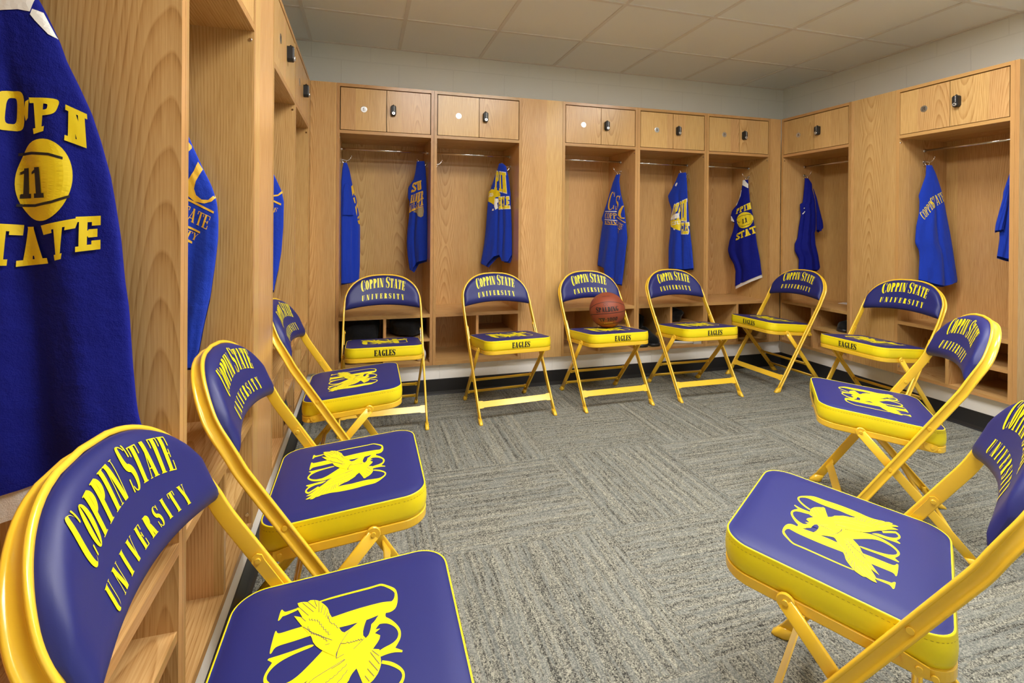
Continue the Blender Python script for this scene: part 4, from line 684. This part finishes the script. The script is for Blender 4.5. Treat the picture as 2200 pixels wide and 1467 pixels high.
CH = [('L1', -3.6515, -3.0212, 1.5565, 'chair nearest on the left, its seat cut by the frame'),
      ('L2', -3.6517, -2.39, 1.565, 'chair second nearest along the left wall'),
      ('L3', -3.6501, -1.543, 1.5602, 'chair farthest along the left wall'),
      ('B1', -3.6684, -1.0048, -0.0164, 'chair in front of the locker numbered 15'),
      ('B2', -2.8996, -1.0129, 0.0732, 'chair in front of the locker numbered 16'),
      ('B3', -2.2336, -1.0051, 0.0224, 'chair with the basketball on its seat'),
      ('B4', -1.5598, -1.0119, -0.0082, 'chair right of the one holding the basketball'),
      ('B5', -1.0376, -0.7824, -1.5275, 'chair in the back right corner'),
      ('R1', -1.001, -1.5398, -1.5394, 'chair in front of the right wall filler panel'),
      ('R2', -1.9854, -2.2268, -2.3146, 'chair second nearest on the right side'),
      ('R3', -2.8616, -2.8465, -2.5553, 'chair nearest on the right, cut by the frame')]
proto = make_chair()
for i, (k, x, y, a, lab) in enumerate(CH):
    o = proto if i == 0 else copy_tree(proto)
    o.location = (x, y, 0); o.rotation_euler = (0, 0, a); o['label'] = 'blue and yellow padded folding ' + lab; o['group'] = 'padded folding chairs in a horseshoe'

# ------------------------------------------------------------------ basketball on the third chair of the back row
bx, by = -2.196, -.750
bt = thing('basketball', 'brown leather basketball with black lettering resting on a padded chair seat', 'ball', (bx, by, 0))
RB = .1195; lc = (by + 1.005); bc = Vector((0, 0, seat_z(lc) + .0064 + RB + .0005))
m = MB(); m.sphere(bc, RB, 'ball', 48)
vd = Vector((CP.x - bx, CP.y - by, CP.z - bc.z)).normalized(); vr = Vector((0, 0, 1)).cross(vd).normalized(); vu = vd.cross(vr)
def onball(a, b, lift=.0006):   # a right, b up, metres of arc seen from the front, slightly rolled
    ca, sa = math.cos(.12), math.sin(.12); a, b = a * ca - b * sa, a * sa + b * ca
    th, ph = a / RB, b / RB
    d = vd * math.cos(ph) * math.cos(th) + vr * math.cos(ph) * math.sin(th) + vu * math.sin(ph); return bc + d * (RB + lift)
def chan(pts, wd=.0034):
    L = [onball(*p, .0004) for p in pts]; q = []
    for i, p in enumerate(L):
        t = (L[min(i + 1, len(L) - 1)] - L[max(i - 1, 0)]).normalized(); nn = (p - bc).normalized(); s = t.cross(nn) * wd / 2; q.append((p - s, p + s))
    for i in range(len(q) - 1): m.face([q[i][0], q[i + 1][0], q[i + 1][1], q[i][1]], 'ballink')
h = RB * PI / 2
chan([(x, -.017 - .006 * math.cos(x / RB)) for x in [h * (i / 24 - 1) for i in range(49)]])
chan([(x, .054 - .05 * (1 - math.cos(x / RB))) for x in [h * (i / 24 - 1) for i in range(49)]])
chan([(x, -.105 + .02 * (1 - math.cos(x / RB))) for x in [h * (i / 24 - 1) for i in range(49)]])
for p in layout('SPALDING', 'stencil', .05, {0: 1.15}): m.poly(p, lambda a, b: onball(-.078 + a * .155, -.013 + .032 * b + .010 * (a - .5) ** 2), 'ballink', .012)
for p in layout('TF-1000', 'slab', .1): m.poly(p, lambda a, b: onball(-.070 + a * .142, -.078 + .026 * b + .006 * (a - .5) ** 2), 'ballink', .012)
for p in layout('COPPIN STATE', 'serif', .1): m.poly(p, lambda a, b: onball(-.038 + a * .076, .096 + .009 * b), 'ballink', .012)
for c, r0, r1 in (((-.012, .036), .010, .0085), ((.004, .037), .008, .0066)):
    for p in arc_strip(c[0], c[1], r0 * .8, r0, r1 * .75, r1, 0, 330): m.poly(p, lambda a, b: onball(a, b), 'ballink')
for i in range(9): m.poly(rect(-.04 + i * .009, -.096, -.034 + i * .009, -.089), lambda a, b: onball(a, b), 'ballgold')
m.build('leather_shell', bt)

# ------------------------------------------------------------------ shirts hanging from the locker hooks
FIX = {'A': dict(L=[(-.03, 1.585), (-.06, 1.52), (-.13, 1.40), (-.18, 1.25), (-.2, 1.0), (-.215, .66)], R=[(.0, 1.585)], hem=[(-.215, .655)]),
       'B': dict(L=[(-.012, 1.58), (-.05, 1.40), (-.09, 1.25), (-.11, 1.0), (-.10, .73)], R=[(.012, 1.58)], hem=[(-.10, .73)]),
       'C': dict(L=[(-.012, 1.58), (-.04, 1.40), (-.07, 1.25), (-.09, 1.0), (-.08, .80)], R=[(.012, 1.58), (.06, 1.47)], hem=[(-.08, .80)])}
def interp(pts, x, k=0):
    if x <= pts[0][k]: return pts[0][1 - k]
    for a, b in zip(pts, pts[1:]):
        if a[k] <= x <= b[k]: return a[1 - k] + (b[1 - k] - a[1 - k]) * (x - a[k]) / max(b[k] - a[k], 1e-6)
    return pts[-1][1 - k]
class Cloth:
    def __init__(s, d, th, folds, fix=None, off=0):
        Lp = [tuple(p) for p in d['L']]; Rp = [tuple(p) for p in d['R']]; hem = [tuple(p) for p in d['hem']]
        if fix: Lp = fix['L']; Rp = fix['R'] + Rp; hem = fix['hem'] + hem
        def mono(q): q = sorted(q, key=lambda p: p[1]); return q
        s.L, s.R = mono(Lp), mono(Rp); s.hem = sorted(hem); s.H = Vector(d['H']); u = Vector((d['U'][0], d['U'][1], 0)).normalized(); s.U = u; s.N = Vector((u.y, -u.x, 0))
        s.top = min(max(p[1] for p in s.L), max(p[1] for p in s.R)); s.top2 = max(s.L[-1][1], s.R[-1][1]); s.top = (s.top + s.top2) / 2; s.th = th; s.folds = folds; s.off = off
        s.bot = min(p[1] for p in s.hem)
    def lr(s, z): return interp(s.L, z, 1), interp(s.R, z, 1)
    def depth(s, u, z, side=1):
        l, r = s.lr(z); hw = max((r - l) / 2, .004); t = min(max((u - (l + r) / 2) / hw, -1), 1); f = min(max((s.top - z) / (s.top - s.bot), 0), 1)
        e = math.sqrt(max(1 - t * t, 0)) ** .7
        th = min(s.th, hw * .9) * (.45 + .55 * f)
        y = th * e
        if side > 0:
            for a, c, wd_, st in s.folds: y += a * sstep(st, st + .3, f) * math.exp(-((t - c - .12 * (f - .5)) / wd_) ** 2) * e
            y += .0035 * math.sin(9 * t + 11 * f + s.H.x * 9) * e * f + .0015 * math.sin(31 * t - 17 * f) * e * f
        else: y = -th * e * (.8 + .2 * math.sin(5 * t + 2))
        return y + s.off
    def pt(s, u, z, side=1, lift=0): q = s.H + s.U * u + s.N * (s.depth(u, z, side) + lift); return Vector((q.x, q.y, z))
    def mesh(s, m, mt, NU=36, NZ=60):
        for side in (1, -1):
            rows = []
            for j in range(NZ + 1):
                row = []
                for i in range(NU + 1):
                    t = math.sin(PI / 2 * (2 * i / NU - 1)); l0, r0 = s.lr(s.bot); hz = interp(s.hem, (l0 + r0) / 2 + t * (r0 - l0) / 2)
                    z = s.top - (s.top - hz) * j / NZ; l, r = s.lr(z); u = (l + r) / 2 + t * (r - l) / 2
                    row.append(s.pt(u, z + (0 if side > 0 else -.012 * j / NZ), side))
                rows.append(row)
            m.strip(rows, mt, closed=False)
            if side > 0: fr = rows
            else: bk = rows
        for i in range(NU): m.face([fr[0][i], fr[0][i + 1], bk[0][i + 1], bk[0][i]], mt, None, True)
        for j in range(NZ):
            for e in (0, -1): m.face([fr[j][e], fr[j + 1][e], bk[j + 1][e], bk[j][e]], mt, None, True)
        # inside of the open hem, set up into the shirt
        a = [fr[-4][i].lerp(bk[-4][i], .02) for i in range(NU + 1)]; b = [fr[-4][i].lerp(bk[-4][i], .98) for i in range(NU + 1)]
        m.strip([a, b], mt, closed=False)
PM = {'y': 'shirtyellow', 'w': 'shirtwhite', 'b': 'ink', 'g': 'gold'}
def shirt(key, mt, label, th, folds, cat='shirt', sleeve=None, hemband=None, gold=False):
    d = SHIRTS[key]; c = Cloth(d, th, folds, FIX.get(key))
    t = thing('jersey' if cat == 'jersey' else 't_shirt', label, cat, d['H'], 0, 'blue team shirts hanging in the lockers')
    m = MB(); c.mesh(m, mt)
    pm = dict(PM)
    if gold: pm['y'] = 'shirtgold'
    for n, p in enumerate(d['pr']):
        lift = .0010 + .00028 * n; put = lambda a, b: c.pt(a, b, 1, lift)
        if p[0] == 'p': m.poly(p[2], put, pm[p[1]], .008)
        elif p[0] == 't':
            q = quadmap(p[4])
            for g in layout(p[1], p[2], .07): m.poly([q(*v) for v in g], put, pm[p[3]], .008)
        elif p[0] == 'e':
            (cx, cy), (ex, ey), (tx, ty) = p[2]; m.poly([(cx + (ex - cx) * math.cos(a) + (tx - cx) * math.sin(a), cy + (ey - cy) * math.cos(a) + (ty - cy) * math.sin(a)) for a in [2 * PI * i / 48 for i in range(48)]], put, pm[p[1]], .008)
        elif p[0] == 'l':
            for a, b in zip(p[2], p[2][1:]):
                h = .0022 if key == 'A' else .002; m.poly([(a[0], a[1] - h), (b[0], b[1] - h), (b[0], b[1] + h), (a[0], a[1] + h)], put, pm[p[1]], .008)
    if hemband:
        hl = sorted(c.hem)
        for (a, b) in zip(hl, hl[1:]):
            if b[0] - a[0] < .003: continue
            n = 6
            for i in range(n):
                f0, f1 = i / n, (i + 1) / n; L = lambda f: (a[0] + (b[0] - a[0]) * f, a[1] + (b[1] - a[1]) * f)
                p, q = L(f0), L(f1); e = hemband
                A = [c.pt(p[0], p[1] + .004, 1, -.004), c.pt(q[0], q[1] + .004, 1, -.004)]; B = [v - Vector((0, 0, e)) - c.N * .006 for v in A]
                m.face([A[0], A[1], B[1], B[0]], 'knit', None, True)
    o = m.build('cloth_body', t); weldbm(o, 2e-4); o.location = -Vector(d['H'])
    if sleeve:
        sd = SHIRTS[sleeve]; sc_ = Cloth(sd, .016, [(.004, .2, .3, .1)], None, .012); m = MB(); sc_.mesh(m, mt, 20, 30); o = m.build('sleeve', t); weldbm(o, 2e-4); o.location = -Vector(d['H'])
    return t
shirt('A', 'navy', 'large blue mesh jersey with a yellow ball and number 11, nearest the camera', .026, [(.016, -.15, .22, 0), (-.014, .28, .10, .1), (.012, .62, .14, .2), (-.008, -.5, .12, 0)], 'jersey', None, .05)
shirt('B', 'royal', 'royal blue shirt with large gold letters in the second locker on the left', .024, [(.012, .1, .2, 0), (-.01, .5, .14, .3)], gold=True)
shirt('C', 'royal', 'royal blue shirt seen as a sliver behind the wide left filler panel', .022, [(.012, .1, .2, 0)], gold=True)
shirt('15L', 'royal', 'royal blue shirt hanging on the left side of the locker numbered 15', .024, [(-.012, .05, .16, .1), (.01, .55, .2, .2)], sleeve='15Ls', gold=True)
shirt('15R', 'royal', 'royal blue intramural shirt on the right side of the locker numbered 15', .022, [(.014, .3, .3, .2), (-.012, -.25, .12, .3)], gold=True)
shirt('16R', 'royal', 'royal blue shirt with white outlined letters in the locker numbered 16', .024, [(-.014, -.02, .10, .2), (-.012, .38, .09, .2), (.010, .7, .14, .2)])
shirt('17R', 'royal', 'royal blue shirt with gold C S U letters above the basketball', .020, [(-.012, .32, .10, .1), (.012, -.2, .25, .2)], gold=True)
shirt('18R', 'royal', 'royal blue shirt with yellow and white letters in the locker numbered 18', .020, [(-.012, .16, .10, .1), (.01, -.3, .25, .2)])
shirt('19R', 'navy', 'blue jersey with number 11 ball and white hem in the locker numbered 19', .018, [(.010, .1, .3, .1), (-.010, -.55, .12, .2)], 'jersey', None, .028)
shirt('20L', 'navy', 'plain dark blue shirt with one sleeve hanging in the locker numbered 20', .022, [(.012, .0, .2, .1), (-.010, -.45, .12, .2), (-.01, .5, .1, .4)], sleeve='20Ls')
shirt('21L', 'royal', 'royal blue shirt with arched yellow lettering in the locker numbered 21', .024, [(-.012, .25, .09, .1), (.012, -.2, .25, .2)])
shirt('21R', 'royal', 'royal blue shirt half hidden behind the right side of the locker numbered 21', .02, [(.01, .1, .3, .1)], sleeve='21Rs')

# ------------------------------------------------------------------ things left in the cubbies
def lump(m, c, r, mt, seed, n=20, flat=0):
    rd = random.Random(seed); ph = [rd.uniform(0, 6) for _ in range(6)]; rings = []
    for i in range(n // 2 + 1):
        a = min(max(PI * i / (n // 2), .001), PI - .001); ring = []
        for k in range(n):
            b = 2 * PI * k / n; d = Vector((math.sin(a) * math.cos(b), math.sin(a) * math.sin(b), -math.cos(a)))
            q = 1 + .10 * math.sin(3 * b + ph[0] + 2 * a) + .08 * math.sin(5 * a + ph[1]) + .06 * math.sin(7 * b + ph[2])
            sup = (abs(d.x) ** 4 + abs(d.y) ** 4 + abs(d.z) ** 4) ** -.25
            p = Vector((d.x * r[0] * sup * q, d.y * r[1] * sup * q, d.z * r[2] * sup * (1 + .4 * (q - 1)))); p.z = max(p.z, -r[2]); ring.append(Vector(c) + p)
        rings.append(ring)
    m.strip(rings, mt, cap=True)
def pile(name, label, cat, c, r, seed, mt='blackcloth', kids=()):
    m = MB(); lump(m, (0, 0, r[2]), r, mt, seed); o = m.build(name); o.location = c; tag(o, label, cat); return o
def shoe(name, label, loc, rz, sole='rubber', upper='blackcloth', acc=None, L=.29):
    t = thing(name, label, 'shoe', loc, rz, 'black shoes in the lockers')
    def ring(y, w_, h, z0): return [(w_ * math.cos(a), y, z0 + max(0, math.sin(a)) * h) for a in [PI * k / 10 for k in range(11)]] + [(-w_ * .9, y, z0 - .001), (w_ * .9, y, z0 - .001)]
    st = [(-.5, .012, .03), (-.46, .034, .055), (-.3, .042, .062), (-.1, .042, .075), (.1, .036, .095), (.25, .033, .105), (.4, .034, .10), (.48, .026, .085), (.5, .008, .05)]
    m = MB(); m.strip([ring(a * L, b, c, .018) for a, b, c in st], upper, cap=True); m.build('upper', t)
    m = MB(); m.strip([[((b + .004) * math.cos(k * PI / 8), a * L * 1.02, 0.001 if 0 else 0) for k in range(0)] or [(-b - .003, a * L * 1.02, 0), (b + .003, a * L * 1.02, 0), (b + .004, a * L * 1.02, .022), (-b - .004, a * L * 1.02, .022)] for a, b, c in st], sole, cap=True); m.build('sole', t)
    if acc:
        m = MB()
        for q in range(4): m.tube([(-.024, (-.02 + q * .022) * L / .29, .088 + q * .006), (0, (-.02 + q * .022) * L / .29, .099 + q * .006), (.024, (-.02 + q * .022) * L / .29, .088 + q * .006)], .0025, acc, 6)
        m.build('laces', t)
    return t
# locker 15
pile('gym_bag', 'black cloth bag filling the left cubby of the locker numbered 15', 'bag', (-3.79, -.255, .227), (.118, .17, .14), 3)
pile('gym_bag', 'black cloth bag on the right cubby shelf of the locker numbered 15', 'bag', (-3.49, -.255, .388), (.108, .165, .066), 5)
pile('cloth_roll', 'pale rolled cloth low in the right cubby of the locker numbered 15', 'cloth', (-3.405, -.38, .227), (.03, .06, .045), 8, 'knit')
# locker 18
shoe('shoe', 'black shoe in the lower left cubby of the locker numbered 18, left of its pair', (-1.737, -.345, .227), .03, 'rubber', 'blackcloth', None, .23)
shoe('shoe', 'black shoe in the lower left cubby of the locker numbered 18, right of its pair', (-1.628, -.345, .227), -.03, 'rubber', 'blackcloth', None, .23)
pile('cloth_pile', 'black clothes piled at the back left of the locker numbered 18', 'clothes', (-1.66, -.13, .227), (.10, .075, .10), 12)
shoe('shoe', 'black shoe with white trim under the right cubby of the locker numbered 18', (-1.385, -.39, .227), 1.35, 'trim', 'blackcloth', 'trim', .21)
pile('cloth_pile', 'black clothes on the right cubby shelf of the locker numbered 18', 'clothes', (-1.41, -.25, .388), (.075, .15, .055), 21)
m = MB(); m.box((-.035, -.19, 0), (.035, .06, .045), 'grey'); o = bevel(m.build('box'), .003); o.location = (-1.262, -.27, .227); tag(o, 'small grey box beside the white trimmed shoe in the locker numbered 18', 'box')
# locker 20
shoe('shoe', 'black shoe on the right cubby shelf of the locker numbered 20', (-.33, -1.012, .388), -PI / 2 - .1, 'rubber', 'blackcloth', 'grey', .25)
m = MB(); m.box((-.045, -.06, 0), (.045, .06, .0012), 'paper'); m.box((-.04, -.055, .0013), (.05, .05, .0025), 'paper'); o = m.build('paper_sheets'); o.location = (-.13, -.80, .5492); o.rotation_euler = (0, 0, .3); tag(o, 'white paper sheets lying on the bench of the locker numbered 20', 'paper')
# locker 13
pile('gym_bag', 'black cloth bag in the lower cubby of the second left locker from the corner', 'bag', (-4.20, -1.34, .227), (.085, .105, .06), 31)
